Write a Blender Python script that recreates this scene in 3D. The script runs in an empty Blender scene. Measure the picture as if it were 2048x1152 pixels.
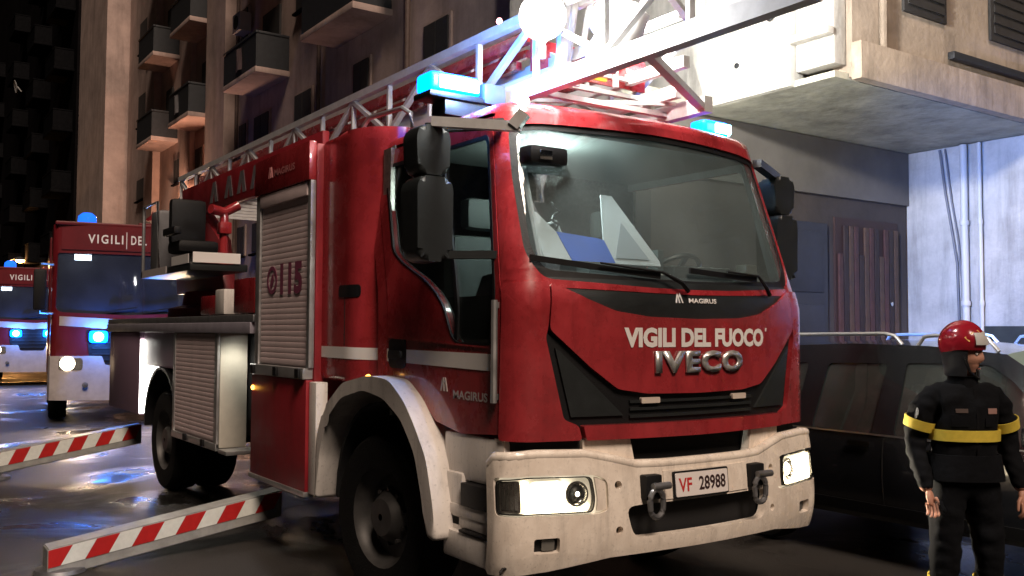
import bpy, bmesh, math, random
from mathutils import Vector, Matrix
from math import sin, cos, pi, radians
random.seed(4)
SC = bpy.context.scene
COL = SC.collection

# ------------------------------------------------------------------ camera, world, sun, exposure
cam_d = bpy.data.cameras.new('camera'); cam = bpy.data.objects.new('camera', cam_d); COL.objects.link(cam)
YAW, PITCH, ROLL, FPX = 0.6035, 0.046, 0.005, 1879.7
cam_d.sensor_width = 36.0; cam_d.lens = FPX / 2048 * 36.0
cam_d.clip_start = 0.05; cam_d.clip_end = 800
_f = Vector((sin(YAW)*cos(PITCH), cos(YAW)*cos(PITCH), sin(PITCH))); _r = Vector((cos(YAW), -sin(YAW), 0)); _u = _r.cross(_f)
_R = _r*cos(ROLL) + _u*sin(ROLL); _U = -_r*sin(ROLL) + _u*cos(ROLL)
cam.matrix_world = Matrix(((_R.x, _U.x, -_f.x, -3.7319), (_R.y, _U.y, -_f.y, -3.7687), (_R.z, _U.z, -_f.z, 1.6287), (0, 0, 0, 1)))
SC.camera = cam

world = bpy.data.worlds.new('World'); SC.world = world; world.use_nodes = True
wn = world.node_tree.nodes; wl = world.node_tree.links
sky = wn.new('ShaderNodeTexSky'); sky.sky_type = 'NISHITA'; sky.sun_disc = False
SUN_EL, SUN_AZ = radians(50), radians(193)          # the low light that falls on the truck's front
sky.sun_elevation = radians(-4); sky.sun_rotation = SUN_AZ
wl.new(sky.outputs[0], wn['Background'].inputs[0]); wn['Background'].inputs[1].default_value = 0.02

sd = bpy.data.lights.new('sun', 'SUN'); sun = bpy.data.objects.new('sun', sd); COL.objects.link(sun)
sd.energy = 0.80; sd.angle = radians(20); sd.color = (1.0, 0.79, 0.63)
_to = Vector((sin(SUN_AZ)*cos(SUN_EL), cos(SUN_AZ)*cos(SUN_EL), sin(SUN_EL)))
sun.rotation_euler = _to.to_track_quat('Z', 'Y').to_euler()

SC.view_settings.view_transform = 'Standard'; SC.view_settings.look = 'None'
SC.view_settings.exposure = 2.0; SC.view_settings.gamma = 1; SC.view_settings.use_curve_mapping = False
SC.cycles.use_denoising = True; SC.cycles.max_bounces = 6; SC.cycles.sample_clamp_indirect = 4
SC.cycles.caustics_reflective = False; SC.cycles.caustics_refractive = False

# ------------------------------------------------------------------ materials
MAT = {}
def mat(name, col, rough=.5, metal=0, spec=.5, coat=0, noise=0, nscale=6, bump=0, bscale=60, emit=None, estr=0, alpha=None, trans=0, rvar=0, dirt=None, streak=0, sscale=9):
    if name in MAT: return MAT[name]
    m = bpy.data.materials.new(name); m.use_nodes = True; nt = m.node_tree; b = nt.nodes['Principled BSDF']; L = nt.links.new
    b.inputs['Base Color'].default_value = (*col, 1); b.inputs['Roughness'].default_value = rough
    b.inputs['Metallic'].default_value = metal; b.inputs['Specular IOR Level'].default_value = spec
    if coat: b.inputs['Coat Weight'].default_value = coat; b.inputs['Coat Roughness'].default_value = .06
    if trans: b.inputs['Transmission Weight'].default_value = trans
    if emit: b.inputs['Emission Color'].default_value = (*emit, 1); b.inputs['Emission Strength'].default_value = estr
    if noise or bump or rvar:
        tc = nt.nodes.new('ShaderNodeTexCoord')
        if noise or rvar:
            n = nt.nodes.new('ShaderNodeTexNoise'); n.inputs['Scale'].default_value = nscale; n.inputs['Detail'].default_value = 7; n.inputs['Roughness'].default_value = .65
            L(tc.outputs['Object'], n.inputs['Vector'])
            if noise:
                r = nt.nodes.new('ShaderNodeValToRGB'); r.color_ramp.elements[0].position = .3; r.color_ramp.elements[1].position = .7
                lo = dirt if dirt else tuple(c*(1-noise) for c in col)
                r.color_ramp.elements[0].color = (*lo, 1); r.color_ramp.elements[1].color = (*[min(1, c*(1+noise*.5)) for c in col], 1)
                L(n.outputs['Fac'], r.inputs[0]); L(r.outputs[0], b.inputs['Base Color'])
            if rvar:
                mr = nt.nodes.new('ShaderNodeMapRange'); mr.inputs[1].default_value = .3; mr.inputs[2].default_value = .7
                mr.inputs[3].default_value = max(.02, rough-rvar); mr.inputs[4].default_value = rough+rvar
                L(n.outputs['Fac'], mr.inputs[0]); L(mr.outputs[0], b.inputs['Roughness'])
        if bump:
            n2 = nt.nodes.new('ShaderNodeTexNoise'); n2.inputs['Scale'].default_value = bscale; n2.inputs['Detail'].default_value = 5
            L(tc.outputs['Object'], n2.inputs['Vector'])
            bp = nt.nodes.new('ShaderNodeBump'); bp.inputs['Strength'].default_value = bump; bp.inputs['Distance'].default_value = .02
            L(n2.outputs['Fac'], bp.inputs['Height']); L(bp.outputs[0], b.inputs['Normal'])
    if streak:                                                 # rain streaks and splashes
        tc2 = nt.nodes.new('ShaderNodeTexCoord'); mp = nt.nodes.new('ShaderNodeMapping'); mp.inputs['Scale'].default_value = (1, 1, .12); L(tc2.outputs['Object'], mp.inputs['Vector'])
        n3 = nt.nodes.new('ShaderNodeTexNoise'); n3.inputs['Scale'].default_value = sscale; n3.inputs['Detail'].default_value = 6; n3.inputs['Roughness'].default_value = .7; L(mp.outputs[0], n3.inputs['Vector'])
        n4 = nt.nodes.new('ShaderNodeTexNoise'); n4.inputs['Scale'].default_value = sscale*5; n4.inputs['Detail'].default_value = 3; L(tc2.outputs['Object'], n4.inputs['Vector'])
        r3 = nt.nodes.new('ShaderNodeMapRange'); r3.inputs[1].default_value = .48; r3.inputs[2].default_value = .72; r3.inputs[3].default_value = 1.0; r3.inputs[4].default_value = 1-streak; L(n3.outputs['Fac'], r3.inputs[0])
        r4 = nt.nodes.new('ShaderNodeMapRange'); r4.inputs[1].default_value = .60; r4.inputs[2].default_value = .70; r4.inputs[3].default_value = 1.0; r4.inputs[4].default_value = 1-streak*(.7 if sscale > 8 else .12); L(n4.outputs['Fac'], r4.inputs[0])
        ml_ = nt.nodes.new('ShaderNodeMath'); ml_.operation = 'MULTIPLY'; L(r3.outputs[0], ml_.inputs[0]); L(r4.outputs[0], ml_.inputs[1])
        mc = nt.nodes.new('ShaderNodeMix'); mc.data_type = 'RGBA'; mc.blend_type = 'MULTIPLY'; mc.inputs['Factor'].default_value = 1
        src = b.inputs['Base Color']
        if src.is_linked: L(src.links[0].from_socket, mc.inputs['A'])
        else: mc.inputs['A'].default_value = (*col, 1)
        L(ml_.outputs[0], mc.inputs['B']); L(mc.outputs['Result'], src)
    MAT[name] = m; return m

RED = mat('fire_red_paint', (.34, .026, .032), .28, coat=.8, noise=.22, nscale=5, rvar=.14, dirt=(.24, .020, .024), bump=.03, bscale=3, streak=.28, sscale=11)
REDM = mat('red_body_panel', (.28, .016, .024), .42, noise=.25, nscale=3, rvar=.1, streak=.3, sscale=9)
WHITE = mat('white_paint', (.70, .66, .62), .40, noise=.10, nscale=4, rvar=.1, streak=.3, sscale=10)
CREAM = mat('bumper_paint', (.84, .76, .67), .26, coat=.3, noise=.10, nscale=9, rvar=.12, dirt=(.72, .63, .54), streak=.25, sscale=13)
BLACK = mat('black_plastic', (.006, .006, .007), .55, spec=.3, noise=.3, nscale=12, bump=.15, bscale=150)
GREYP = mat('dark_grey_plastic', (.016, .019, .020), .40, noise=.25, nscale=12, bump=.1, bscale=200)
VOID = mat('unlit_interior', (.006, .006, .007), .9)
RUBBER = mat('tyre_rubber', (.007, .007, .007), .85, spec=.2, noise=.3, nscale=15, bump=.4, bscale=90)
ALU = mat('brushed_aluminium', (.52, .52, .52), .38, metal=.8, noise=.15, nscale=9, rvar=.1)
LADM = mat('ladder_grey_paint', (.55, .55, .55), .5, metal=.1, noise=.2, nscale=7)
STEEL = mat('worn_steel', (.25, .25, .26), .45, metal=.8, noise=.3, nscale=14)
CHROME = mat('chrome', (.75, .75, .74), .14, metal=1); CHROMED = mat('chrome_badge', (.80, .79, .77), .34, metal=.75, noise=.5, nscale=11)
SHUT = mat('shutter_aluminium', (.78, .63, .63), .5, metal=.0, noise=.12, nscale=5)
DECAL = mat('white_decal', (.78, .76, .74), .5)
DECALP = mat('faded_purple_decal', (.22, .05, .10), .5)
AMBER = mat('amber_lens', (.8, .3, .03), .2, emit=(1, .45, .06), estr=2.2)
GLASS = mat('tinted_glass', (.85, .92, .9), .02, trans=1.0)
def thin_glass(name, tint, mix, veil=0, dcol=(.7, .78, .74)):
    m = bpy.data.materials.new(name); m.use_nodes = True; nt = m.node_tree; nt.nodes.clear(); L = nt.links.new
    o = nt.nodes.new('ShaderNodeOutputMaterial'); mx = nt.nodes.new('ShaderNodeMixShader'); t = nt.nodes.new('ShaderNodeBsdfTransparent'); g = nt.nodes.new('ShaderNodeBsdfGlossy')
    t.inputs[0].default_value = (*tint, 1); g.inputs['Roughness'].default_value = .03
    lw = nt.nodes.new('ShaderNodeLayerWeight'); lw.inputs[0].default_value = .5
    fr = nt.nodes.new('ShaderNodeMath'); fr.operation = 'POWER'; fr.inputs[1].default_value = 4.0; L(lw.outputs['Facing'], fr.inputs[0])
    ma = nt.nodes.new('ShaderNodeMath'); ma.operation = 'MULTIPLY_ADD'; ma.inputs[1].default_value = .85; ma.inputs[2].default_value = mix; ma.use_clamp = True
    L(fr.outputs[0], ma.inputs[0]); L(ma.outputs[0], mx.inputs[0]); L(t.outputs[0], mx.inputs[1]); L(g.outputs[0], mx.inputs[2])
    last = mx
    if veil:                                                   # diffuse veil standing in for reflections and glow on the glass
        d = nt.nodes.new('ShaderNodeBsdfDiffuse'); d.inputs[0].default_value = (*dcol, 1); m2 = nt.nodes.new('ShaderNodeMixShader')
        tc = nt.nodes.new('ShaderNodeTexCoord'); n = nt.nodes.new('ShaderNodeTexNoise'); n.inputs['Scale'].default_value = 2.2; n.inputs['Detail'].default_value = 6; L(tc.outputs['Object'], n.inputs['Vector'])
        r = nt.nodes.new('ShaderNodeMapRange'); r.inputs[1].default_value = .25; r.inputs[2].default_value = .75; r.inputs[3].default_value = veil*.65; r.inputs[4].default_value = veil*1.35
        L(n.outputs['Fac'], r.inputs[0]); L(r.outputs[0], m2.inputs[0]); L(mx.outputs[0], m2.inputs[1]); L(d.outputs[0], m2.inputs[2]); last = m2
    L(last.outputs[0], o.inputs[0]); MAT[name] = m; return m
PANE = thin_glass('windscreen_glass', (.90, .95, .95), .08, veil=.05, dcol=(.62, .74, .76))
DOORPANE = thin_glass('door_window_glass', (.70, .74, .73), .05, veil=.006)
DARKPANE = thin_glass('dark_window_glass', (.16, .18, .19), .16, veil=.05)
CLEAR = thin_glass('clear_lens', (.95, .95, .93), .05)

def glow(name, col, s): return mat(name, tuple(min(1, c*.8) for c in col), .4, emit=col, estr=s)
FLOOD = glow('floodlight_glow', (1, .98, .92), 40)
BLUEON = glow('blue_beacon_glow', (.0, .13, 1), 2.2)
BLUEHOT = glow('blue_beacon_core', (.25, .75, 1), 5)
BLUELENS = mat('blue_lens', (.01, .06, .5), .15, emit=(.01, .12, .9), estr=.5)
HEADON = glow('headlamp_glow', (1, .82, .56), 4)
STRIPON = glow('work_light_glow', (1, .97, .88), 4)

# ------------------------------------------------------------------ mesh helpers
def obj(name, bm, m, parent=None, smooth=40, ms=None):
    me = bpy.data.meshes.new(name); bmesh.ops.recalc_face_normals(bm, faces=bm.faces[:]) if len(bm.faces) else None
    bm.to_mesh(me); bm.free()
    for k in (ms or [m]): me.materials.append(k)
    if smooth and len(me.polygons):
        me.polygons.foreach_set('use_smooth', [True]*len(me.polygons)); me.set_sharp_from_angle(angle=radians(smooth))
    o = bpy.data.objects.new(name, me); COL.objects.link(o); o.parent = parent
    return o
def inst(name, me, parent, loc=(0, 0, 0), rot=(0, 0, 0)):
    o = bpy.data.objects.new(name, me); COL.objects.link(o); o.parent = parent; o.location = loc; o.rotation_euler = rot; return o
def thing(name, label, cat, loc=(0, 0, 0), rz=0, group=None):
    o = bpy.data.objects.new(name, None); COL.objects.link(o); o.empty_display_size = .2
    o.location = loc; o.rotation_euler = (0, 0, rz); tag(o, label, cat, group); return o
def tag(o, label, cat, group=None):
    o['label'] = label; o['category'] = cat
    if group: o['group'] = group
    return o
def structure(o): o['kind'] = 'structure'; return o

def box(bm, x0, x1, y0, y1, z0, z1, bev=0, seg=2, M=None):
    vs = [bm.verts.new(Vector((x, y, z))) for x in (x0, x1) for y in (y0, y1) for z in (z0, z1)]
    fs = [bm.faces.new([vs[i] for i in q]) for q in ((0, 1, 3, 2), (4, 6, 7, 5), (0, 4, 5, 1), (2, 3, 7, 6), (0, 2, 6, 4), (1, 5, 7, 3))]
    if M is not None: bmesh.ops.transform(bm, matrix=M, verts=vs)
    if bev:
        es = list({e for f in fs for e in f.edges})
        bmesh.ops.bevel(bm, geom=es, offset=bev, segments=seg, profile=.6, affect='EDGES')
    return vs
def mbox(name, m, parent, *a, bev=0, seg=2, M=None):
    bm = bmesh.new(); box(bm, *a, bev=bev, seg=seg, M=M); return obj(name, bm, m, parent)
def frame(d, up=(0, 0, 1)):
    d = Vector(d).normalized(); up = Vector(up)
    if abs(d.dot(up)) > .98: up = Vector((0, 1, 0))
    a = d.cross(up).normalized(); return a, a.cross(d).normalized()
def tube(bm, pts, r, n=8, closed=False, cap=True):
    pts = [Vector(q) for q in pts]; N = len(pts); rings = []
    for i, q in enumerate(pts):
        if closed: d = pts[(i+1) % N] - pts[i-1]
        else: d = pts[min(i+1, N-1)] - pts[max(i-1, 0)]
        a, b = frame(d); rr = r[i] if isinstance(r, (list, tuple)) else r
        rings.append([bm.verts.new(q + (a*cos(2*pi*k/n) + b*sin(2*pi*k/n))*rr) for k in range(n)])
    for i in range(N if closed else N-1):
        A, B = rings[i], rings[(i+1) % N]
        for k in range(n): bm.faces.new((A[k], A[(k+1) % n], B[(k+1) % n], B[k]))
    if cap and not closed: bm.faces.new(rings[0]); bm.faces.new(rings[-1][::-1])
def bar(bm, a, b, w, h, up=(0, 0, 1)):
    a, b = Vector(a), Vector(b); s, u = frame(b-a, up); s *= w/2; u *= h/2
    v = [bm.verts.new(q) for q in (a-s-u, a+s-u, a+s+u, a-s+u, b-s-u, b+s-u, b+s+u, b-s+u)]
    for q in ((0, 3, 2, 1), (4, 5, 6, 7), (0, 1, 5, 4), (1, 2, 6, 5), (2, 3, 7, 6), (3, 0, 4, 7)): bm.faces.new([v[i] for i in q])
def lathe(bm, prof, n=24, M=None, cap=True):
    rings = []
    for (r, z) in prof: rings.append([bm.verts.new(Vector((r*cos(2*pi*k/n), r*sin(2*pi*k/n), z))) for k in range(n)])
    for A, B in zip(rings, rings[1:]):
        for k in range(n): bm.faces.new((A[k], A[(k+1) % n], B[(k+1) % n], B[k]))
    if cap: bm.faces.new(rings[0][::-1]); bm.faces.new(rings[-1])
    if M is not None: bmesh.ops.transform(bm, matrix=M, verts=[v for R in rings for v in R])
def prism(bm, poly, f, bev=0, seg=2):
    """poly: 2-D points; f(p, t) with t 0/1 gives the two ends."""
    A = [bm.verts.new(Vector(f(q, 0))) for q in poly]; B = [bm.verts.new(Vector(f(q, 1))) for q in poly]; n = len(poly)
    fs = [bm.faces.new(A), bm.faces.new(B[::-1])] + [bm.faces.new((A[i], B[i], B[(i+1) % n], A[(i+1) % n])) for i in range(n)]
    if bev: bmesh.ops.bevel(bm, geom=list(fs[0].edges)+list(fs[1].edges), offset=bev, segments=seg, profile=.6, affect='EDGES')
def rnd(poly, r, n=4):
    out = []; N = len(poly)
    for i in range(N):
        a, b, c = Vector(poly[i-1]), Vector(poly[i]), Vector(poly[(i+1) % N])
        la, lc = (a-b).length, (c-b).length; k = min(r, la*.45, lc*.45)
        s, e = b+(a-b)/la*k, b+(c-b)/lc*k
        for j in range(n+1):
            t = j/n; q = s*(1-t)**2 + b*2*t*(1-t) + e*t*t; out.append((q.x, q.y))
    return out
def mirror(poly): return list(poly) + [(-x, z) for x, z in reversed(poly) if abs(x) > 1e-6]
def path(u, hw, bul, r, y0):
    s = 1 if u >= 0 else -1; a = abs(u); xc = hw-r
    if a <= xc: return s*a, y0+bul*(a/hw)**2
    yb = y0+bul*(xc/hw)**2; Lr = r*pi/2
    if a <= xc+Lr:
        t = (a-xc)/r; return s*(xc+r*sin(t)), yb+r*(1-cos(t))
    return s*hw, yb+r+(a-xc-Lr)
def cab(u, z):
    hw = 1.10 if z < 1.75 else 1.10-(z-1.75)*.10
    y0 = -.13 if z < 1.8 else -.13+(z-1.8)*.30
    x, y = path(u, hw, .17, .16, y0); return Vector((x, y, z))
def bumper_s(u, z):
    k = max(0, (z-.62)/.4)**2 * .03 + max(0, (.62-z)/.2)**2*.04
    x, y = path(u, 1.185-k*.5, .2, .14, -.20+k); return Vector((x, y, z))
def norm_of(S, u, v, e=2e-3):
    return (S(u+e, v)-S(u-e, v)).cross(S(u, v+e)-S(u, v-e)).normalized()
def panel_bm(outline, S, off=0, th=.02, holes=(), step=.07, bm=None):
    t = bmesh.new(); es = []
    for lp in [outline, *holes]:
        vs = [t.verts.new((u, v, 0)) for u, v in lp]; es += [t.edges.new((vs[i], vs[(i+1) % len(vs)])) for i in range(len(vs))]
    bmesh.ops.triangle_fill(t, use_beauty=True, use_dissolve=False, edges=es)
    us = [q[0] for q in outline]; vs_ = [q[1] for q in outline]
    for ax, lo, hi in ((0, min(us), max(us)), (1, min(vs_), max(vs_))):
        n = int((hi-lo)/step)
        for i in range(1, n+1):
            co = [0, 0, 0]; co[ax] = lo+(hi-lo)*i/(n+1); no = [0, 0, 0]; no[ax] = 1
            bmesh.ops.bisect_plane(t, geom=t.verts[:]+t.edges[:]+t.faces[:], plane_co=co, plane_no=no, dist=1e-5)
    bmesh.ops.remove_doubles(t, verts=t.verts[:], dist=1e-5)
    out = bm or bmesh.new(); T, Bt = {}, {}
    for v in t.verts:
        p_, n_ = S(v.co.x, v.co.y), norm_of(S, v.co.x, v.co.y)
        T[v] = out.verts.new(p_+n_*off); Bt[v] = out.verts.new(p_+n_*(off-th))
    for f in t.faces:
        vv = list(f.verts)
        if f.normal.z < 0: vv.reverse()
        out.faces.new([T[v] for v in vv]); out.faces.new([Bt[v] for v in reversed(vv)])
    for e in t.edges:
        if len(e.link_faces) == 1: a, b = e.verts; out.faces.new((T[a], T[b], Bt[b], Bt[a]))
    t.free(); return out
def panel(name, outline, S, m, parent, **k): return obj(name, panel_bm(outline, S, **k), m, parent, smooth=30)
def text_mesh(body, bold=.0, spacing=1.0):
    c = bpy.data.curves.new('t', 'FONT'); c.body = body; c.size = 1; c.offset = bold; c.space_character = spacing; c.resolution_u = 3
    o = bpy.data.objects.new('t', c); COL.objects.link(o)
    dg = bpy.context.evaluated_depsgraph_get(); me = bpy.data.meshes.new_from_object(o.evaluated_get(dg)); bpy.data.objects.remove(o); bpy.data.curves.remove(c)
    return me
def lettering(body, S, u0, u1, v0, v1, m, parent, off=.004, bold=.02, spacing=1.0, slant=0, depth=0, name='lettering'):
    me = text_mesh(body, bold, spacing); bm = bmesh.new(); bm.from_mesh(me); bpy.data.meshes.remove(me)
    bmesh.ops.triangulate(bm, faces=bm.faces[:])
    xs = [v.co.x for v in bm.verts]; ys = [v.co.y for v in bm.verts]; x0, x1, y0, y1 = min(xs), max(xs), min(ys), max(ys)
    if depth:
        r = bmesh.ops.extrude_face_region(bm, geom=bm.faces[:]); top = {v for v in r['geom'] if isinstance(v, bmesh.types.BMVert)}
    else: top = set(bm.verts)
    for v in bm.verts:
        fy = (v.co.y-y0)/(y1-y0); u = u0+(u1-u0)*(v.co.x-x0)/(x1-x0)+slant*fy; z = v0+(v1-v0)*fy
        v.co = S(u, z)+norm_of(S, u, z)*(off+(depth if (depth and v in top) else 0))
    return obj(name, bm, m, parent, smooth=0)
def side(X):                      # plane facing -x ; u = -y
    return lambda u, v: Vector((X, -u, v))
def front(Y):                     # plane facing -y ; u = x
    return lambda u, v: Vector((u, Y, v))
def logo_bm(S, u0, v0, h, off=.004):
    """the maker's mark: two leaning peaked strokes"""
    bm = bmesh.new()
    for poly in ([(0, 0), (.30, 1), (.46, 1), (.16, 0)], [(.34, 1), (.46, 1), (.62, 0), (.46, 0)], [(.52, .55), (.62, 1), (.76, 1), (1.05, 0), (.88, 0), (.66, .75)]):
        bm = panel_bm([(u0+x*h, v0+y*h) for x, y in poly], S, off=off, th=.003, step=9, bm=bm)
    return bm
def light(name, kind, loc, energy, col, parent=None, to=None, size=.05, spot=None, blend=.5):
    d = bpy.data.lights.new(name, kind); o = bpy.data.objects.new(name, d); COL.objects.link(o)
    d.energy = energy; d.color = col
    if kind in ('POINT', 'SPOT'): d.shadow_soft_size = size
    if kind == 'SPOT': d.spot_size = radians(spot or 120); d.spot_blend = blend
    o.location = loc
    if to is not None: o.rotation_euler = (Vector(loc)-Vector(to)).to_track_quat('Z', 'Y').to_euler()
    o.parent = parent; return o

# ------------------------------------------------------------------ ground
def wet_asphalt():
    m = bpy.data.materials.new('wet_asphalt'); m.use_nodes = True; nt = m.node_tree; b = nt.nodes['Principled BSDF']; L = nt.links.new
    tc = nt.nodes.new('ShaderNodeTexCoord')
    n = nt.nodes.new('ShaderNodeTexNoise'); n.inputs['Scale'].default_value = .55; n.inputs['Detail'].default_value = 6; n.inputs['Roughness'].default_value = .6; n.inputs['Distortion'].default_value = .6
    L(tc.outputs['Object'], n.inputs['Vector'])
    wet = nt.nodes.new('ShaderNodeMapRange'); wet.inputs[1].default_value = .50; wet.inputs[2].default_value = .62; L(n.outputs['Fac'], wet.inputs[0])
    g = nt.nodes.new('ShaderNodeTexNoise'); g.inputs['Scale'].default_value = 90; g.inputs['Detail'].default_value = 4; L(tc.outputs['Object'], g.inputs['Vector'])
    cr = nt.nodes.new('ShaderNodeValToRGB'); cr.color_ramp.elements[0].color = (.010, .0095, .009, 1); cr.color_ramp.elements[1].color = (.062, .056, .050, 1); cr.color_ramp.elements[0].position = .3; cr.color_ramp.elements[1].position = .75
    L(g.outputs['Fac'], cr.inputs[0])
    mx = nt.nodes.new('ShaderNodeMix'); mx.data_type = 'RGBA'; mx.inputs['B'].default_value = (.010, .0095, .009, 1); L(wet.outputs[0], mx.inputs['Factor']); L(cr.outputs[0], mx.inputs['A']); L(mx.outputs['Result'], b.inputs['Base Color'])
    ro = nt.nodes.new('ShaderNodeMapRange'); ro.inputs[3].default_value = .52; ro.inputs[4].default_value = .16; L(wet.outputs[0], ro.inputs[0]); L(ro.outputs[0], b.inputs['Roughness'])
    b.inputs['Specular IOR Level'].default_value = .45
    bp = nt.nodes.new('ShaderNodeBump'); bp.inputs['Distance'].default_value = .012
    st = nt.nodes.new('ShaderNodeMapRange'); st.inputs[3].default_value = .9; st.inputs[4].default_value = .07; L(wet.outputs[0], st.inputs[0]); L(st.outputs[0], bp.inputs['Strength'])
    vo = nt.nodes.new('ShaderNodeTexVoronoi'); vo.feature = 'DISTANCE_TO_EDGE'; vo.inputs['Scale'].default_value = .55
    dn = nt.nodes.new('ShaderNodeTexNoise'); dn.inputs['Scale'].default_value = 1.7; dn.inputs['Detail'].default_value = 6; L(tc.outputs['Object'], dn.inputs['Vector'])
    va = nt.nodes.new('ShaderNodeMix'); va.data_type = 'RGBA'; va.inputs['Factor'].default_value = .35; L(tc.outputs['Object'], va.inputs['A']); L(dn.outputs['Color'], va.inputs['B']); L(va.outputs['Result'], vo.inputs['Vector'])
    ck = nt.nodes.new('ShaderNodeMapRange'); ck.inputs[1].default_value = 0; ck.inputs[2].default_value = .012; ck.inputs[3].default_value = -1.2; ck.inputs[4].default_value = 0; L(vo.outputs['Distance'], ck.inputs[0])
    g2 = nt.nodes.new('ShaderNodeTexNoise'); g2.inputs['Scale'].default_value = 240; g2.inputs['Detail'].default_value = 2; L(tc.outputs['Object'], g2.inputs['Vector'])
    ad = nt.nodes.new('ShaderNodeMath'); ad.operation = 'ADD'; L(g.outputs['Fac'], ad.inputs[0]); L(ck.outputs[0], ad.inputs[1]); ad2 = nt.nodes.new('ShaderNodeMath'); ad2.operation = 'ADD'; L(ad.outputs[0], ad2.inputs[0]); L(g2.outputs['Fac'], ad2.inputs[1])
    L(ad2.outputs[0], bp.inputs['Height']); L(bp.outputs[0], b.inputs['Normal'])
    return m
ASPH = wet_asphalt()
bm = bmesh.new(); vs = [bm.verts.new(q) for q in ((-120, -80, 0), (120, -80, 0), (120, 200, 0), (-120, 200, 0))]; bm.faces.new(vs)
structure(obj('road', bm, ASPH))
PAVE = mat('paving_stone', (.10, .095, .09), .6, noise=.3, nscale=3, bump=.4, bscale=60)
bm = bmesh.new(); box(bm, 4.3, 14, -30, 3.44, .004, .13, bev=.01)
structure(obj('pavement', bm, PAVE))
bm = bmesh.new(); box(bm, 4.6, 5.99, 8.02, 48, .004, .13, bev=.01)
structure(obj('far_pavement', bm, PAVE))
# ================================================================== LADDER TRUCK
T = thing('ladder_truck', 'red fire brigade turntable ladder truck with white bumper, its front in the foreground', 'fire truck')
# ---- cab shell
ws = rnd(mirror([(0, 2.752), (-.80, 2.742), (-.965, 2.715), (-.995, 2.45), (-1.005, 2.02), (-.93, 1.895), (-.3, 1.862), (0, 1.858)]), .06)
ws_s = ws
outer = mirror([(0, 2.80), (-1.02, 2.80), (-1.045, 2.74), (-1.165, 1.9), (-1.17, 1.87), (-.90, 1.852), (-.3, 1.835), (0, 1.83)])
intr = mat('cab_trim', (.10, .11, .11), .7, noise=.2, nscale=8)
cabin = panel('cab_frame', outer, cab, RED, T, holes=[ws], th=.05, step=.06)
panel('pillar_trim', outer, cab, intr, cabin, holes=[ws], off=-.053, th=.004, step=.08)
bm = bmesh.new()                                            # roof: rings of the wrap path, drawn inwards
def ring(z, inset, rise=0):
    N = 48; R = []
    for k in range(N+1):
        u = -2.52+5.04*k/N; q = cab(u, min(z, 2.80)); cen = Vector((0, .95, q.z)); d = (q-cen); d.z = 0
        sx = max(0, 1-inset/max(.01, abs(d.length))); R.append(bm.verts.new(Vector((cen.x+d.x*sx, cen.y+d.y*sx, z))))
    return R
rr = [ring(2.797, 0), ring(2.83, .012), ring(2.855, .045), ring(2.872, .10), ring(2.882, .2), ring(2.888, .5)]
for A, B in zip(rr, rr[1:]):
    for k in range(48): bm.faces.new((A[k], A[k+1], B[k+1], B[k]))
    bm.faces.new((A[48], A[0], B[0], B[48]))
bm.faces.new(rr[-1])
obj('roof', bm, RED, T)
panel('rear_wall', [(-1.0, 1.1), (1.0, 1.1), (1.0, 2.8), (-1.0, 2.8)], front(1.50), mat('cab_rear_lining', (.26, .29, .27), .8, noise=.2, nscale=3), T, th=.04, step=9)
# windscreen with its black border
panel('windscreen', ws, cab, PANE, T, off=-.02, th=.006, step=.09)
wsi = rnd(mirror([(0, 2.722), (-.79, 2.712), (-.925, 2.69), (-.955, 2.44), (-.965, 2.06), (-.905, 1.945), (-.3, 1.915), (0, 1.91)]), .05)
panel('windscreen_seal', ws, cab, BLACK, T, off=-.012, th=.006, holes=[wsi], step=.09)
# dashboard, cowl, bonnet panels
cowl = mirror([(0, 1.895), (-.93, 1.905), (-.935, 1.86), (-.75, 1.80), (-.55, 1.732), (-.34, 1.705), (0, 1.697)])
panel('cowl', cowl, cab, GREYP, T, off=-.004, th=.03)
redp = rnd(mirror([(0, 1.700), (-.34, 1.708), (-.55, 1.735), (-.75, 1.808), (-.888, 1.872), (-.90, 1.86), (-.918, 1.64), (-.70, 1.45), (-.54, 1.335), (-.36, 1.308), (0, 1.302)]), .025, 3)
front_panel = panel('front_panel', redp, cab, RED, T, off=.014, th=.03, step=.05)
for s in (-1, 1):
    q = [(-1.165, 1.868), (-.906, 1.878), (-.926, 1.64), (-.938, 1.60), (-.842, 1.19), (-.76, 1.156), (-.742, 1.083), (-1.185, 1.085)]
    q = rnd([(s*-1*x, z) for x, z in q], .02, 3)
    panel('corner_panel', q, cab, RED, T, off=.012, th=.03, step=.05)
gr = mirror([(0, 1.312), (-.36, 1.318), (-.54, 1.345), (-.70, 1.46), (-.93, 1.625), (-.925, 1.59), (-.835, 1.185), (-.75, 1.15), (0, 1.148)])
grille = panel('grille', gr, cab, BLACK, T, off=-.012, th=.02)
for k in range(3):
    panel('grille_bar', [(-.46, 1.185+k*.038), (.46, 1.185+k*.038), (.46, 1.199+k*.038), (-.46, 1.199+k*.038)], cab, GREYP, grille, off=.002, th=.02, step=.12)
for s in (-1, 1):
    panel('air_blade', [(s*.50, 1.20), (s*.80, 1.20), (s*.885, 1.545), (s*.86, 1.53)], cab, GREYP, grille, off=.002, th=.02, step=.1)
    panel('marker_reflector', rnd([(s*.335-.06, 1.258), (s*.335+.06, 1.258), (s*.335+.06, 1.288), (s*.335-.06, 1.288)], .006), cab, mat('reflector_lens', (.6, .52, .45), .3), grille, off=.012, th=.02, step=9)
panel('lower_strip', rnd(mirror([(0, 1.156), (-.745, 1.158), (-.728, 1.084), (0, 1.080)]), .012, 3), cab, RED, T, off=.034, th=.05, step=.06)
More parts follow.
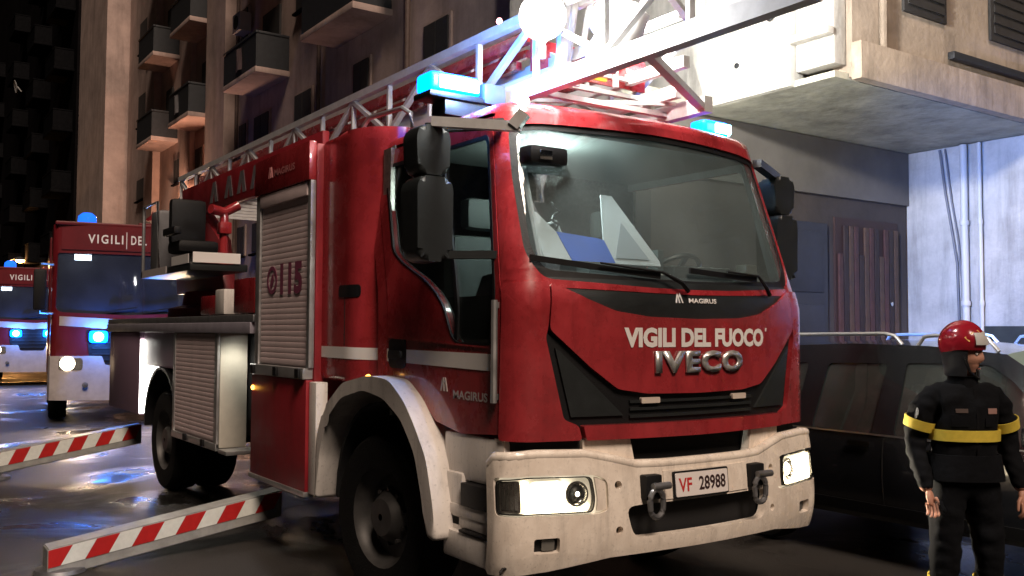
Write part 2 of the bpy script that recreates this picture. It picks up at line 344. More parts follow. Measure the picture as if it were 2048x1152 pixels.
# below the strip: cream blocks, dark slots
for s in (-1, 1):
    panel('bumper_bracket', [(s*.43, .955), (s*.46, 1.083), (s*.735, 1.083), (s*.735, .965)], cab, CREAM, T, off=.0, th=.05, step=.1)
    panel('lower_slot', [(s*.737, 1.0), (s*.737, 1.082), (s*1.19, 1.083), (s*1.19, 1.0)], cab, VOID, T, off=-.03, th=.03, step=.1)
    panel('lower_corner_post', [(s*1.16, .95), (s*1.16, 1.09), (s*1.24, 1.09), (s*1.24, .95)], cab, CREAM, T, off=-.004, th=.03, step=.05)
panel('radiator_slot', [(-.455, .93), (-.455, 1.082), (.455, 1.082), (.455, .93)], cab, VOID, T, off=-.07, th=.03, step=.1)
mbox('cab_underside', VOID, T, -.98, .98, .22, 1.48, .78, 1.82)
# ---- lettering on the front
lettering('VIGILI DEL FUOCO', cab, -.505, .565, 1.548, 1.652, DECAL, front_panel, off=.017, bold=.05)
panel('apostrophe', [(.585, 1.635), (.597, 1.635), (.602, 1.655), (.585, 1.655)], cab, DECAL, front_panel, off=.017, th=.002, step=9)
lettering('IVECO', cab, -.315, .345, 1.412, 1.530, CHROMED, front_panel, off=.016, bold=.05, depth=.014, spacing=1.15)
ml = obj('maker_mark', logo_bm(cab, -.155, 1.785, .052, off=.0), DECAL, T)
lettering('MAGIRUS', cab, -.06, .155, 1.786, 1.812, DECAL, T, off=.0, bold=.03)
# ---- wipers
for u0, ua, ub in ((-.13, (-.25, 1.945), (-.99, 2.02)), (.60, (.55, 1.955), (-.02, 1.985))):
    bm = bmesh.new()
    tube(bm, [cab(u0+.06, 1.85)+Vector((0, -.02, 0)), cab(u0, 1.89)+Vector((0, -.05, 0)), cab(*ua)+Vector((0, -.045, 0)), cab((ua[0]+ub[0])/2, (ua[1]+ub[1])/2)+Vector((0, -.035, 0))], [.014, .012, .008, .006], 6)
    w = obj('wiper', bm, BLACK, T)
    bm = bmesh.new(); bar(bm, cab(*ua)+Vector((0, -.028, -.02)), cab(*ub)+Vector((0, -.02, -.02)), .012, .03)
    obj('wiper_blade', bm, BLACK, w)
# ---- doors
def door(s):
    def S(u, v): q = cab(-u*s, v) if s > 0 else cab(u, v); return q
    # outline on the image-left side uses negative u
    out = [(-1.035, 2.775), (-1.05, 2.74), (-1.172, 1.9), (-1.195, 1.7), (-1.20, 1.11), (-1.55, 1.085), (-1.82, 1.13), (-1.98, 1.24), (-2.10, 1.325), (-2.415, 1.335), (-2.415, 2.775)]
    win = [(-1.085, 2.68), (-1.205, 1.95), (-1.265, 1.57), (-1.28, 1.555), (-1.60, 1.553), (-1.66, 1.60), (-1.735, 1.744), (-1.84, 1.85), (-1.96, 1.93), (-2.20, 2.04), (-2.30, 2.12), (-2.30, 2.64), (-2.27, 2.68)]
    sg = 1 if s < 0 else -1
    O = [(u*sg, v) for u, v in out]; Wn = rnd([(u*sg, v) for u, v in win], .04, 3)
    d = panel('door', O, cab, RED, T, holes=[Wn], off=.004, th=.045, step=.07)
    panel('window_pane', Wn, cab, DOORPANE, d, off=-.012, th=.006, step=.12)
    panel('door_trim', O, cab, intr, d, holes=[Wn], off=-.046, th=.006, step=.12)
    if s < 0:
        inn = [(u*.0+uu, vv) for u, (uu, vv) in zip([0]*len(Wn), Wn)]
        c = Vector((sum(q[0] for q in Wn)/len(Wn), sum(q[1] for q in Wn)/len(Wn)))
        wi = [(c.x+(u-c.x)*.965, c.y+(v-c.y)*.965) for u, v in Wn]
        panel('window_seal', Wn, cab, BLACK, d, off=.008, th=.014, holes=[wi], step=.12)
        panel('window_divider', [(-1.60, 1.58), (-1.585, 2.66), (-1.615, 2.66), (-1.63, 1.58)], cab, BLACK, d, off=.002, th=.014, step=.2)
        hp = panel('door_handle', rnd([(-2.385, 1.405), (-2.17, 1.405), (-2.17, 1.585), (-2.385, 1.585)], .05), cab, BLACK, d, off=.010, th=.02, step=.2)
        panel('handle_grip', rnd([(-2.36, 1.46), (-2.20, 1.46), (-2.20, 1.51), (-2.36, 1.51)], .02), cab, GREYP, d, off=.03, th=.016, step=9)
        panel('white_stripe', [(-2.165, 1.440), (-1.222, 1.425), (-1.222, 1.512), (-2.165, 1.518)], cab, DECAL, d, off=.0075, th=.003, step=.15)
        panel('white_stripe', [(-2.412, 1.444), (-2.39, 1.444), (-2.39, 1.52), (-2.412, 1.52)], cab, DECAL, d, off=.0075, th=.003, step=.15)
        obj('maker_mark', logo_bm(cab, -1.77, 1.30, .075, off=.0075), mat('dull_white_decal', (.5, .45, .44), .5), d)
        lettering('MAGIRUS', cab, -1.63, -1.29, 1.265, 1.312, MAT['dull_white_decal'], d, off=.0075, bold=.03)
        bm = bmesh.new(); tube(bm, [cab(-1.20, 1.27)+Vector((-.03, 0, 0)), cab(-1.20, 1.785)+Vector((-.03, 0, 0))], .017, 8)
        for z in (1.30, 1.76): bar(bm, cab(-1.20, z)+Vector((.02, .01, 0)), cab(-1.20, z)+Vector((-.035, 0, 0)), .02, .03)
        obj('grab_rail', bm, ALU, T)
        panel('door_crease', [(-2.40, 1.585), (-1.26, 1.540), (-1.26, 1.548), (-2.40, 1.593)], cab, RED, d, off=.012, th=.012, step=.2)
    return d
door(-1); door(1)
for s in (-1, 1):                                            # cab side behind the door
    panel('side_panel', [(s*2.425, 1.335), (s*2.55, 1.335), (s*2.55, 2.79), (s*2.425, 2.79)], cab, RED, T, off=.0, th=.04, step=.2)
# ---- cab interior
intr = mat('cab_trim', (.10, .11, .11), .7, noise=.2, nscale=8)
bm = bmesh.new(); prism(bm, [(.08, 1.80), (.10, 1.90), (.30, 1.955), (.52, 1.93), (.60, 1.80)], lambda q, t: (-.98+1.96*t, q[0], q[1]), bev=.02)
dash = obj('dashboard', bm, GREYP, T)
mbox('instrument_hood', GREYP, dash, .25, .78, .30, .52, 1.94, 2.03, bev=.03)
for x in (-.55, .5):
    st = mbox('seat', intr, T, x-.25, x+.25, .78, 1.24, 1.45, 1.65, bev=.06)
    mbox('seat_back', intr, st, x-.24, x+.24, 1.12, 1.28, 1.62, 2.22, bev=.06); mbox('headrest', intr, st, x-.13, x+.13, 1.14, 1.26, 2.26, 2.46, bev=.05)
bm = bmesh.new(); M = Matrix.Translation((.52, .62, 1.98)) @ Matrix.Rotation(radians(-38), 4, 'X')
tube(bm, [M @ Vector((.21*cos(a*pi/14), .21*sin(a*pi/14), 0)) for a in range(28)], .016, 8, closed=True)
for a in (.3, 2.84, 4.71): bar(bm, M @ Vector((0, 0, -.02)), M @ Vector((.2*cos(a), .2*sin(a), 0)), .035, .015)
obj('steering_wheel', bm, GREYP, T)
mbox('roof_lining', mat('roof_lining', (.16, .18, .175), .8), T, -.93, .93, .30, 1.46, 2.72, 2.76)
# shelf with radio and a lamp, upper left of the windscreen
cam_u = mbox('dash_camera', BLACK, T, -.93, -.68, .13, .25, 2.50, 2.60, bev=.03); mbox('camera_lens', CHROME, cam_u, -.88, -.80, .118, .128, 2.52, 2.57, bev=.004)
# white board with a blue band propped on the dashboard
WB = mat('white_board', (.62, .65, .70), .55, noise=.06); BB = mat('blue_band', (.05, .13, .62), .5)
S_bd = lambda u, v: Vector((u, .13+(v-2.0)*.40, v))
board = panel('notice_board', [(-.84, 2.0), (-.02, 2.0), (-.02, 2.03), (-.25, 2.40), (-.33, 2.40), (-.40, 2.13), (-.45, 2.14), (-.72, 2.16), (-.82, 2.26), (-.85, 2.26)], S_bd, WB, None, th=.008, step=9)
tag(board, 'white board with a blue band propped behind the windscreen of the ladder truck', 'board')
panel('blue_band', [(-.66, 2.002), (-.36, 2.002), (-.40, 2.128), (-.45, 2.138), (-.72, 2.158)], S_bd, BB, board, off=.004, th=.002, step=9)
panel('paper_fold', [(-.35, 2.03), (-.10, 2.03), (-.24, 2.24)], S_bd, mat('grey_paper', (.40, .43, .48), .6), board, off=.006, th=.002, step=9)
bm = bmesh.new(); tube(bm, [(-.86, .14, 2.0), (-.875, .20, 2.25), (-.87, .28, 2.5)], .016, 6); obj('grab_bar', bm, WB, T)
for x, y, z, w, h, c in ((-.15, .20, 1.96, .14, .05, (.05, .06, .06)), (.05, .22, 1.955, .20, .012, (.5, .5, .48)), (.18, .34, 1.96, .05, .16, (.04, .05, .05)), (-.55, .44, 1.97, .10, .12, (.12, .12, .14)), (.82, .2, 1.95, .10, .10, (.08, .08, .07))):
    mbox('dash_clutter', mat('clutter_%d' % int(abs(x)*100), c, .6), dash, x-w/2, x+w/2, y, y+.09, z, z+h, bev=.008)
bm = bmesh.new(); tube(bm, [(-.60+.03*sin(k*1.9), .36+.02*cos(k*1.9), 2.02+.025*k) for k in range(14)], .008, 6); obj('radio_cord', bm, BLACK, T)
bm = bmesh.new(); tube(bm, [(-.66, .42, 2.02), (-.62, .45, 2.22), (-.52, .46, 2.25), (-.46, .45, 2.12)], .012, 6); obj('hand_lamp_handle', bm, WB, T)
light('dome_lamp', 'POINT', (-.45, .62, 2.60), 7, (.86, 1.0, .93), T, size=.12)
mbox('dome_lamp_lens', glow('dome_lens_glow', (.85, 1, .95), 1.2), T, -.86, -.74, .46, .54, 2.705, 2.718, bev=.004)
# ---- mirrors
def mirror_set(s):
    m = bmesh.new(); X0 = s*1.36
    prism(m, rnd([(-.09, 0), (.09, 0), (.10, .20), (.07, .255), (-.07, .255), (-.10, .20)], .05, 4), lambda q, t: (X0+q[0], .38+.15*t, 2.425+q[1]), bev=.03, seg=3)
    a = obj('mirror', m, GREYP, T)
    m = bmesh.new(); prism(m, rnd([(-.10, .02), (-.06, -.02), (.06, -.02), (.10, .02), (.105, .36), (.08, .415), (-.08, .415), (-.105, .36)], .05, 4), lambda q, t: (X0+q[0], .36+.18*t, 2.0+q[1]), bev=.035, seg=3)
    obj('mirror_lower_housing', m, GREYP, a)
    m = bmesh.new(); bar(m, (s*.99, .30, 2.72), (X0-.02*s, .44, 2.68), .06, .05); bar(m, (s*1.06, .24, 2.02), (X0-.02*s, .44, 2.02), .05, .04)
    tube(m, [(X0, .44, 1.98), (X0, .44, 2.70)], .02, 8); obj('mirror_arm', m, GREYP, a)
    for z0, z1 in ((2.45, 2.65), (2.03, 2.38)): mbox('mirror_glass', CHROME, a, X0-.08, X0+.08, .542, .546, z0, z1)
    return a
mirror_set(-1); mirror_set(1)
# kerb mirror bracket above the door (pale arm)
bm = bmesh.new(); bar(bm, (-1.36, .40, 2.70), (-1.03, .08, 2.66), .05, .05); bar(bm, (-1.06, .10, 2.66), (-1.02, .06, 2.73), .06, .06); obj('kerb_mirror_arm', bm, LADM, T)
# ---- bumper
hl_hole = lambda s: rnd([(s*1.235, .735), (s*1.24, .915), (s*1.05, .925), (s*.70, .915), (s*.635, .885), (s*.635, .735), (s*.70, .722)], .03, 3)
bo = mirror([(0, .945), (-.30, .945), (-.46, .950), (-.60, .985), (-.74, 1.015), (-1.0, 1.022), (-1.24, 1.010), (-1.285, .98), (-1.30, .94), (-1.30, .46), (-1.27, .435), (-.95, .455), (-.62, .50), (-.3, .505), (0, .505)])
opening = rnd([(-.535, .745), (-.42, .752), (.42, .752), (.535, .745), (.49, .585), (-.49, .585)], .06, 4)
fogh = lambda s: rnd([(s*.90, .548), (s*1.03, .548), (s*1.03, .622), (s*.90, .622)], .012, 2)
def circ(u, v, r, n=14): return [(u+r*cos(2*pi*k/n), v+r*sin(2*pi*k/n)) for k in range(n)]
hh = [(s*.575, z) for s in (-1, 1) for z in (.857, .632)]
bumper = panel('bumper', bo, bumper_s, CREAM, T, th=.05, step=.05, holes=[hl_hole(-1), hl_hole(1), opening, fogh(-1), fogh(1)]+[circ(u, z, .021) for u, z in hh])
bm = bmesh.new()
for pl_ in ([(-1.27, .47), (1.27, .47), (1.27, .93), (-1.27, .93)],): bm = panel_bm(pl_, bumper_s, off=-.075, th=.02, step=.12, bm=bm)
obj('bumper_backing', bm, VOID, bumper)
lip = bmesh.new()
edge = [(-1.285, .975), (-1.24, 1.01), (-1.0, 1.024), (-.74, 1.017), (-.60, .987), (-.46, .952), (-.30, .947), (0, .947)]
edge = edge + [(-u, z) for u, z in reversed(edge[:-1])]
fine = []
for (a, b) in zip(edge, edge[1:]):
    for k in range(5): t = k/5; fine.append((a[0]+(b[0]-a[0])*t, a[1]+(b[1]-a[1])*t))
fine.append(edge[-1])
tube(lip, [bumper_s(u, z)+norm_of(bumper_s, u, z)*-.022 for u, z in fine], .028, 10)
obj('bumper_lip', lip, CREAM, bumper)
bm = panel_bm([(-.53, .60), (.53, .60), (.53, .75), (-.53, .75)], bumper_s, off=-.10, th=.02, step=.1)
obj('winch_plate', bm, mat('brown_steel_plate', (.10, .055, .045), .6, noise=.3, nscale=9), bumper)
SMOKE = mat('smoked_indicator', (.10, .09, .085), .18, noise=.7, nscale=45, coat=.6)
def headlamp(s):
    h = panel('headlight', hl_hole(s), bumper_s, mat('headlight_bowl', (.62, .60, .56), .35, metal=.2, emit=(1, .84, .60), estr=.14), T, off=-.034, th=.012, step=.08)
    cover = rnd([(s*1.228, .742), (s*1.228, .905), (s*1.05, .917), (s*.72, .909), (s*.706, .80), (s*.72, .732)], .03, 3)
    c = Vector((sum(q[0] for q in cover)/len(cover), sum(q[1] for q in cover)/len(cover)))
    inn = [(c.x+(u-c.x)*.975, c.y+(v-c.y)*.94) for u, v in cover]
    panel('lens_frame', cover, bumper_s, BLACK, h, off=-.002, th=.030, step=.08, holes=[inn])
    panel('lens', inn, bumper_s, CLEAR, h, off=-.004, th=.004, step=.08)
    ind = rnd([(s*1.212, .752), (s*1.212, .898), (s*1.095, .905), (s*1.095, .748)], .02, 3)
    panel('indicator', ind, bumper_s, SMOKE, h, off=-.012, th=.015, step=.06)
    for k in range(4): panel('indicator_facet', [(s*(1.11+.024*k), .765), (s*(1.126+.024*k), .765), (s*(1.126+.024*k), .89), (s*(1.11+.024*k), .89)], bumper_s, CHROME, h, off=-.009, th=.004, step=9)
    for u, r, mt in ((.80, .046, HEADON if s > 0 else GREYP),):
        q = bumper_s(s*u, .826); n_ = norm_of(bumper_s, s*u, .826); M = Matrix.Translation(q-n_*.036) @ n_.to_track_quat('Z', 'Y').to_matrix().to_4x4()
        bm = bmesh.new(); lathe(bm, [(r*1.35, .016), (r*1.38, .022), (r*1.15, .022), (r*.9, .008), (r*.5, .004)], 24, M, cap=False); obj('reflector_ring', bm, CHROME, h)
        bm = bmesh.new(); lathe(bm, [(r*.85, .008), (r*.75, .016), (r*.35, .024), (.002, .027)], 18, M); obj('lamp_bulb', bm, mt, h)
    bm = bmesh.new(); q = bumper_s(s*.80, .826); n_ = norm_of(bumper_s, s*.80, .826); M = Matrix.Translation(q-n_*.008) @ n_.to_track_quat('Z', 'Y').to_matrix().to_4x4(); lathe(bm, [(.012, 0), (.010, .004), (.002, .006)], 12, M); obj('lamp_bulb', bm, HEADON, h)
    panel('running_light', rnd([(s*1.082, .748), (s*1.06, .744), (s*.745, .742), (s*.735, .775), (s*1.02, .782), (s*1.036, .80), (s*1.045, .897), (s*1.082, .897)], .008, 2), bumper_s, HEADON, h, off=-.016, th=.012, step=.06)
    panel('glow_plate', rnd([(s*1.03, .79), (s*.875, .785), (s*.87, .895), (s*1.03, .895)], .02, 2), bumper_s, mat('lit_reflector', (.9, .85, .75), .3, emit=(1, .84, .60), estr=.75), h, off=-.030, th=.004, step=.06)
    panel('trim', rnd([(s*.698, .735), (s*.690, .80), (s*.703, .908), (s*.642, .882), (s*.642, .742)], .01, 2), bumper_s, CREAM, h, off=-.010, th=.012, step=.05)
    q = bumper_s(s*.88, .84); n_ = norm_of(bumper_s, s*.88, .84); light('headlight_bulb', 'POINT', q-n_*.010, .35, (1, .88, .68), T, size=.008)
    q = bumper_s(s*.95, .82); n_ = norm_of(bumper_s, s*.95, .82)
    light('headlight_beam', 'SPOT', q+n_*.02, 30, (1, .86, .66), T, to=q+n_*5+Vector((0, 0, -.7)), size=.07, spot=100, blend=.8)
headlamp(-1); headlamp(1)
for s in (-1, 1):
    fg = panel('fog_light', fogh(s), bumper_s, BLACK, T, off=-.035, th=.012, step=.06)
    panel('fog_lens', rnd([(s*.92, .556), (s*.985, .556), (s*.985, .612), (s*.92, .612)], .01), bumper_s, mat('dull_lens', (.25, .24, .22), .15, metal=.5), fg, off=-.02, th=.01, step=9)
    q = bumper_s(s*.39, .83)                                   # shackle
    bm = bmesh.new(); box(bm, q.x-.055, q.x+.055, q.y-.04, q.y+.06, .775, .90, bev=.012); hk = obj('tow_shackle', bm, BLACK, T)
    bm = bmesh.new(); pts = [(q.x+.045*cos(a)*1.0, q.y-.055, .775+.055*sin(a)-(.03 if sin(a) < 0 else 0)) for a in [pi*2*k/18 for k in range(18)]]
    tube(bm, pts, .015, 8, closed=True); obj('shackle_bow', bm, STEEL, hk)
    bm = bmesh.new(); tube(bm, [(q.x-.03, q.y-.06, .845), (q.x+.085, q.y-.06, .845)], .019, 10); obj('shackle_pin', bm, STEEL, hk)
plate = panel('number_plate', rnd([(-.235, .772), (.145, .772), (.145, .892), (-.235, .892)], .01), bumper_s, mat('plate_white', (.75, .70, .68), .45), T, off=.022, th=.02, step=.1)
panel('plate_frame', rnd([(-.245, .762), (.155, .762), (.155, .902), (-.245, .902)], .012), bumper_s, BLACK, plate, off=.017, th=.014, step=.1)
lettering('VF', bumper_s, -.215, -.125, .796, .866, mat('plate_red', (.5, .03, .03), .5), plate, off=.0235, bold=.02)
lettering('28988', bumper_s, -.075, .125, .796, .868, mat('plate_black', (.03, .012, .012), .5), plate, off=.0235, bold=.02)
panel('plate_carrier', [(-.30, .765), (.33, .765), (.33, .91), (-.30, .91)], bumper_s, CREAM, bumper, off=.006, th=.02, step=.1)
bm = bmesh.new(); q = bumper_s(-1.16, .468); n_ = norm_of(bumper_s, -1.16, .468); tube(bm, [q+n_*.006+Vector((.03*cos(a), 0, .02*sin(a))) for a in [-.5, .2, 1, 2, 3, 3.6]], .006, 6); obj('hook_slot', bm, BLACK, bumper)
# ---- wheel arch and steps, near side and far side
arch = [(2.17, .52), (2.135, .92), (2.03, 1.12), (1.74, 1.30), (1.38, 1.36), (1.10, 1.345), (.92, 1.24), (.80, 1.12), (.66, .95), (.58, .70), (.55, .52),
        (.66, .52), (.70, .72), (.79, .96), (.95, 1.13), (1.17, 1.235), (1.44, 1.27), (1.76, 1.205), (1.98, 1.05), (2.085, .82), (2.12, .52)]
for s in (-1, 1):
    bm = bmesh.new(); prism(bm, rnd(arch, .06, 3), lambda q, t: (s*(1.235-.45*t), q[0], q[1]), bev=.03, seg=3)
    fe = obj('wheel_arch', bm, WHITE, T)
    bm = bmesh.new(); lathe(bm, [(.012, 0), (.045, .002), (.05, .012), (.03, .03), (.01, .036)], 16, Matrix.Translation((s*1.228, 1.40, 1.316)) @ Matrix.Rotation(radians(-90*s if s < 0 else 90), 4, 'Y'))
    obj('side_marker', bm, AMBER, fe)
    bm = bmesh.new(); box(bm, s*.72, s*1.10, .12, .70, .84, 1.09, bev=.03); box(bm, s*.70, s*1.13, .10, .66, .655, .72, bev=.02); box(bm, s*.70, s*1.12, .10, .64, .60, .66, bev=.01)
    box(bm, s*.70, s*1.15, .14, .62, .44, .585, bev=.02); box(bm, s*1.06, s*1.12, .48, .66, .46, .88, bev=.02)
    stp = obj('cab_step', bm, WHITE, T)
    mbox('step_tread', BLACK, stp, min(s*.72, s*1.14), max(s*.72, s*1.14), .12, .46, .72, .84, bev=.008)
    mbox('step_tread', BLACK, stp, min(s*.71, s*1.155), max(s*.71, s*1.155), .13, .45, .587, .60, bev=.003)
    bm = bmesh.new()                                           # mudguard liner
    A = [(1.38+.62*cos(a), .56+.64*sin(a)) for a in [pi*k/14 for k in range(15)]]
    prism(bm, A+[(q[0]*.96+1.38*.04, q[1]-.02) for q in reversed(A)], lambda q, t: (s*(1.15-.6*t), q[0], q[1])); obj('wheel_liner', bm, VOID, T)
# ---- wheels
def wheel_mesh():
    tb = bmesh.new(); lathe(tb, [(.30, -.14), (.40, -.15), (.47, -.145), (.495, -.12), (.505, -.06), (.505, .06), (.495, .12), (.47, .145), (.40, .15), (.30, .14)], 36, cap=False)
    t = obj('tyre', tb, RUBBER); tm = t.data; bpy.data.objects.remove(t)
    rb = bmesh.new(); lathe(rb, [(.30, .14), (.30, .10), (.27, .06), (.25, .03), (.17, .05), (.13, .11), (.11, .13), (.02, .135)], 30, cap=False)
    for k in range(10):
        a = 2*pi*k/10; tube(rb, [(.165*cos(a), .165*sin(a), .05), (.165*cos(a), .165*sin(a), .085)], .014, 6)
    r = obj('rim', rb, mat('rim_grey', (.075, .072, .07), .5, metal=.3, noise=.3, nscale=10)); rm = r.data; bpy.data.objects.remove(r)
    return tm, rm
TM, RM = wheel_mesh()
def wheel(parent, x, y, z, s, steer=0):
    e = bpy.data.objects.new('wheel', None); COL.objects.link(e); e.parent = parent; e.location = (x, y, z); e.rotation_euler = (0, radians(90*s), radians(steer))
    inst('tyre', TM, e); inst('rim', RM, e); return e
wheel(T, -1.0, 1.40, .505, -1, 6); wheel(T, 1.0, 1.40, .505, 1, 6)
for s in (-1, 1): wheel(T, s*1.03, 6.2, .505, s); wheel(T, s*.70, 6.2, .505, -s)
mbox('chassis_rail', VOID, T, -.45, -.35, .6, 8.6, .55, .85); mbox('chassis_rail', VOID, T, .35, .45, .6, 8.6, .55, .85)
for y in (1.4, 6.2):
    bm = bmesh.new(); tube(bm, [(-1, y, .5), (1, y, .5)], .08, 8); obj('axle', bm, VOID, T)
# ---- equipment module behind the cab (rounded corner)
mod = rnd([(-1.15, 2.268), (-1.15, 1.56), (1.15, 1.56), (1.15, 2.268)], .01, 1)
def rr_corner(cx, cy, r, a0, a1, n=10): return [(cx+r*cos(a0+(a1-a0)*k/n), cy+r*sin(a0+(a1-a0)*k/n)) for k in range(n+1)]
R_ = .34
mod = [(-1.15, 2.268)] + rr_corner(-1.15+R_, 1.55+R_, R_, pi, 1.5*pi) + rr_corner(1.15-R_, 1.55+R_, R_, 1.5*pi, 2*pi) + [(1.15, 2.268)]
bm = bmesh.new(); prism(bm, mod, lambda q, t: (q[0], q[1], 1.30+1.64*t), bev=.05, seg=4)
eq = obj('equipment_module', bm, RED, T)
S15 = side(-1.15)
panel('white_stripe', [(-2.262, 1.448), (-1.90, 1.446), (-1.90, 1.522), (-2.262, 1.522)], S15, DECAL, eq, off=.003, th=.002, step=9)
def mod_wrap(u, z):                                           # continue round the corner
    d = u; y = 1.55+R_; a = max(0, d)/R_
    return Vector((-1.15, y-d, z)) if d <= 0 else Vector((-1.15+R_-R_*cos(a), y-R_*sin(a), z))
panel('white_stripe', [(-.012, 1.446), (.42, 1.440), (.42, 1.516), (-.012, 1.522)], mod_wrap, DECAL, eq, off=.003, th=.002, step=.04)
panel('recessed_handle', rnd([(-.10, 1.845), (.16, 1.845), (.16, 1.925), (-.10, 1.925)], .03), mod_wrap, BLACK, eq, off=.004, th=.01, step=.04)
for z in (1.60, 2.85): panel('panel_seam', [(-.02, z), (-.012, z), (-.012, z+.004), (-.02, z+.004)], mod_wrap, BLACK, eq, off=.003, th=.002, step=9)
panel('panel_seam', [(-.012, 1.53), (-.004, 1.53), (-.004, 1.93), (-.012, 1.93)], mod_wrap, VOID, eq, off=.002, th=.002, step=9)
bm = bmesh.new(); tube(bm, [(-.95, 2.10, 2.93), (-.95, 2.06, 3.03), (-.95, 1.98, 3.07), (-.90, 1.60, 3.07), (-.88, 1.52, 3.02), (-.88, 1.50, 2.92)], .018, 8); obj('grab_hoop', bm, ALU, T)
# sealing bellows in the gap between cab and module
bm = bmesh.new(); box(bm, -1.03, 1.03, 1.50, 1.60, 1.3, 2.78)
obj('gap_bellows', bm, mat('foil_bellows', (.35, .32, .30), .3, metal=.6, noise=.5, nscale=30), T)
# ---- shutter body
body = mbox('locker_body', REDM, T, -1.20, 1.20, 2.272, 3.36, .60, 2.92, bev=.02)
def plate_side(name, y0, y1, z0, z1, x0, x1, m, par, bev=.008): return mbox(name, m, par, x0, x1, y0, y1, z0, z1, bev=bev)
plate_side('top_panel', 2.275, 3.36, 2.66, 2.93, -1.255, -1.20, RED, body)
plate_side('lower_panel', 2.275, 3.36, .53, 1.29, -1.255, -1.20, REDM, body)
plate_side('bottom_rail', 2.272, 3.37, .505, .54, -1.265, -1.19, ALU, body, .004)
plate_side('edge_post', 2.275, 2.325, 1.37, 2.66, -1.240, -1.20, ALU, body); plate_side('edge_post', 3.27, 3.355, 1.37, 2.66, -1.240, -1.20, ALU, body)
plate_side('sill_rail', 2.29, 3.35, 1.295, 1.37, -1.275, -1.20, ALU, body, .006)
for y in (2.36, 2.78, 3.26): plate_side('shutter_latch', y-.035, y+.035, 1.30, 1.365, -1.295, -1.275, BLACK, body, .006)
plate_side('front_post', 2.15, 2.268, .53, 1.28, -1.235, -1.15, WHITE, body)
shutter = plate_side('roller_shutter', 2.335, 3.265, 1.375, 2.655, -1.215, -1.205, SHUT, T, 0)
bm = bmesh.new(); prism(bm, [(0, 0), (-.005, .003), (-.0075, .02), (-.006, .037), (0, .0403)], lambda q, t: (q[0], 2.336+.928*t, q[1])); sl = obj('slat', bm, SHUT, shutter); slm = sl.data; bpy.data.objects.remove(sl)
for k in range(29): inst('slat', slm, shutter, (-1.215, 0, 1.382+k*.0405))
plate_side('shutter_drum_cover', 2.335, 3.265, 2.56, 2.655, -1.245, -1.205, SHUT, shutter, .006)
S23 = side(-1.2235)
lettering('115', S23, -2.86, -2.44, 1.885, 2.115, DECALP, shutter, off=.004, bold=.045)
bm = panel_bm(circ(-3.03, 2.0, .105, 20), S23, off=.004, th=.002, step=9, holes=[circ(-3.03, 2.0, .075, 20)]); bm = panel_bm([(-3.07, 1.96), (-3.04, 1.94), (-2.99, 2.0), (-3.0, 2.05), (-3.04, 2.03)], S23, off=.004, th=.002, step=9, bm=bm); obj('phone_symbol', bm, DECALP, shutter)
pink = mat('pale_pink_decal', (.55, .22, .22), .5)
obj('maker_mark', logo_bm(side(-1.2555), -3.06, 2.765, .08, off=.003), pink, T); lettering('MAGIRUS', side(-1.2555), -2.93, -2.53, 2.765, 2.815, pink, T, off=.003, bold=.02)
bm = bmesh.new(); lathe(bm, [(.018, 0), (.018, .012), (.008, .018)], 12, Matrix.Translation((-1.255, 3.31, 1.19)) @ Matrix.Rotation(radians(-90), 4, 'Y')); obj('side_marker', bm, AMBER, T)
# ---- rear platform
deck = mbox('platform_deck', STEEL, T, -1.25, 1.25, 3.37, 8.6, 1.69, 1.75, bev=.01)
bm = bmesh.new(); box(bm, -1.262, -1.19, 3.40, 8.6, 1.60, 1.69, bev=.01); box(bm, 1.19, 1.262, 3.40, 8.6, 1.60, 1.69, bev=.01); obj('deck_edge', bm, mat('violet_lit_grey', (.25, .23, .27), .5, noise=.2), T)  # the purple-blue light on the deck edge is put into this grey
rb = mbox('rear_locker', mat('beige_panel', (.52, .49, .42), .55, noise=.15, nscale=6), T, -1.22, -.98, 4.25, 5.63, .62, 1.60, bev=.015)
mbox('shutter_frame', ALU, rb, -1.245, -1.222, 4.25, 4.33, .62, 1.60, bev=.004); mbox('shutter_frame', ALU, rb, -1.245, -1.222, 5.57, 5.63, .62, 1.60, bev=.004); mbox('shutter_frame', ALU, rb, -1.25, -1.222, 4.25, 5.63, .60, .66, bev=.004)
sh2 = mbox('roller_shutter', SHUT, T, -1.230, -1.222, 4.33, 5.57, .66, 1.59)
bm = bmesh.new(); prism(bm, [(0, 0), (-.005, .003), (-.0075, .02), (-.006, .037), (0, .0403)], lambda q, t: (q[0], 4.332+1.236*t, q[1])); sl = obj('slat', bm, SHUT, sh2); slm2 = sl.data; bpy.data.objects.remove(sl)
for k in range(22): inst('slat', slm2, sh2, (-1.230, 0, .675+k*.0405))
mbox('shutter_latch', BLACK, sh2, -1.27, -1.25, 4.55, 4.63, .61, .67, bev=.005); mbox('shutter_latch', BLACK, sh2, -1.27, -1.25, 5.1, 5.18, .61, .67, bev=.005)
mbox('end_step', ALU, T, -1.23, -.95, 4.02, 4.24, .585, .62, bev=.006)
wl_ = mbox('work_light', GREYP, T, -1.23, -.96, 4.16, 4.25, 1.60, 1.685, bev=.01); mbox('work_light_lens', STRIPON, wl_, -1.215, -.975, 4.150, 4.159, 1.605, 1.675)
light('work_light_beam', 'SPOT', (-1.10, 4.05, 1.60), 3, (1, .95, .82), T, to=(-1.25, 3.85, 0), size=.06, spot=140, blend=.6)
sl_ = mbox('added_overhang_light', GREYP, T, 1.20, 1.29, 2.6, 2.9, 2.75, 2.86, bev=.01); mbox('added_light_lens', STRIPON, sl_, 1.291, 1.297, 2.62, 2.88, 2.765, 2.845)  # added lamp on the unseen side, put in to brighten the overhang underside
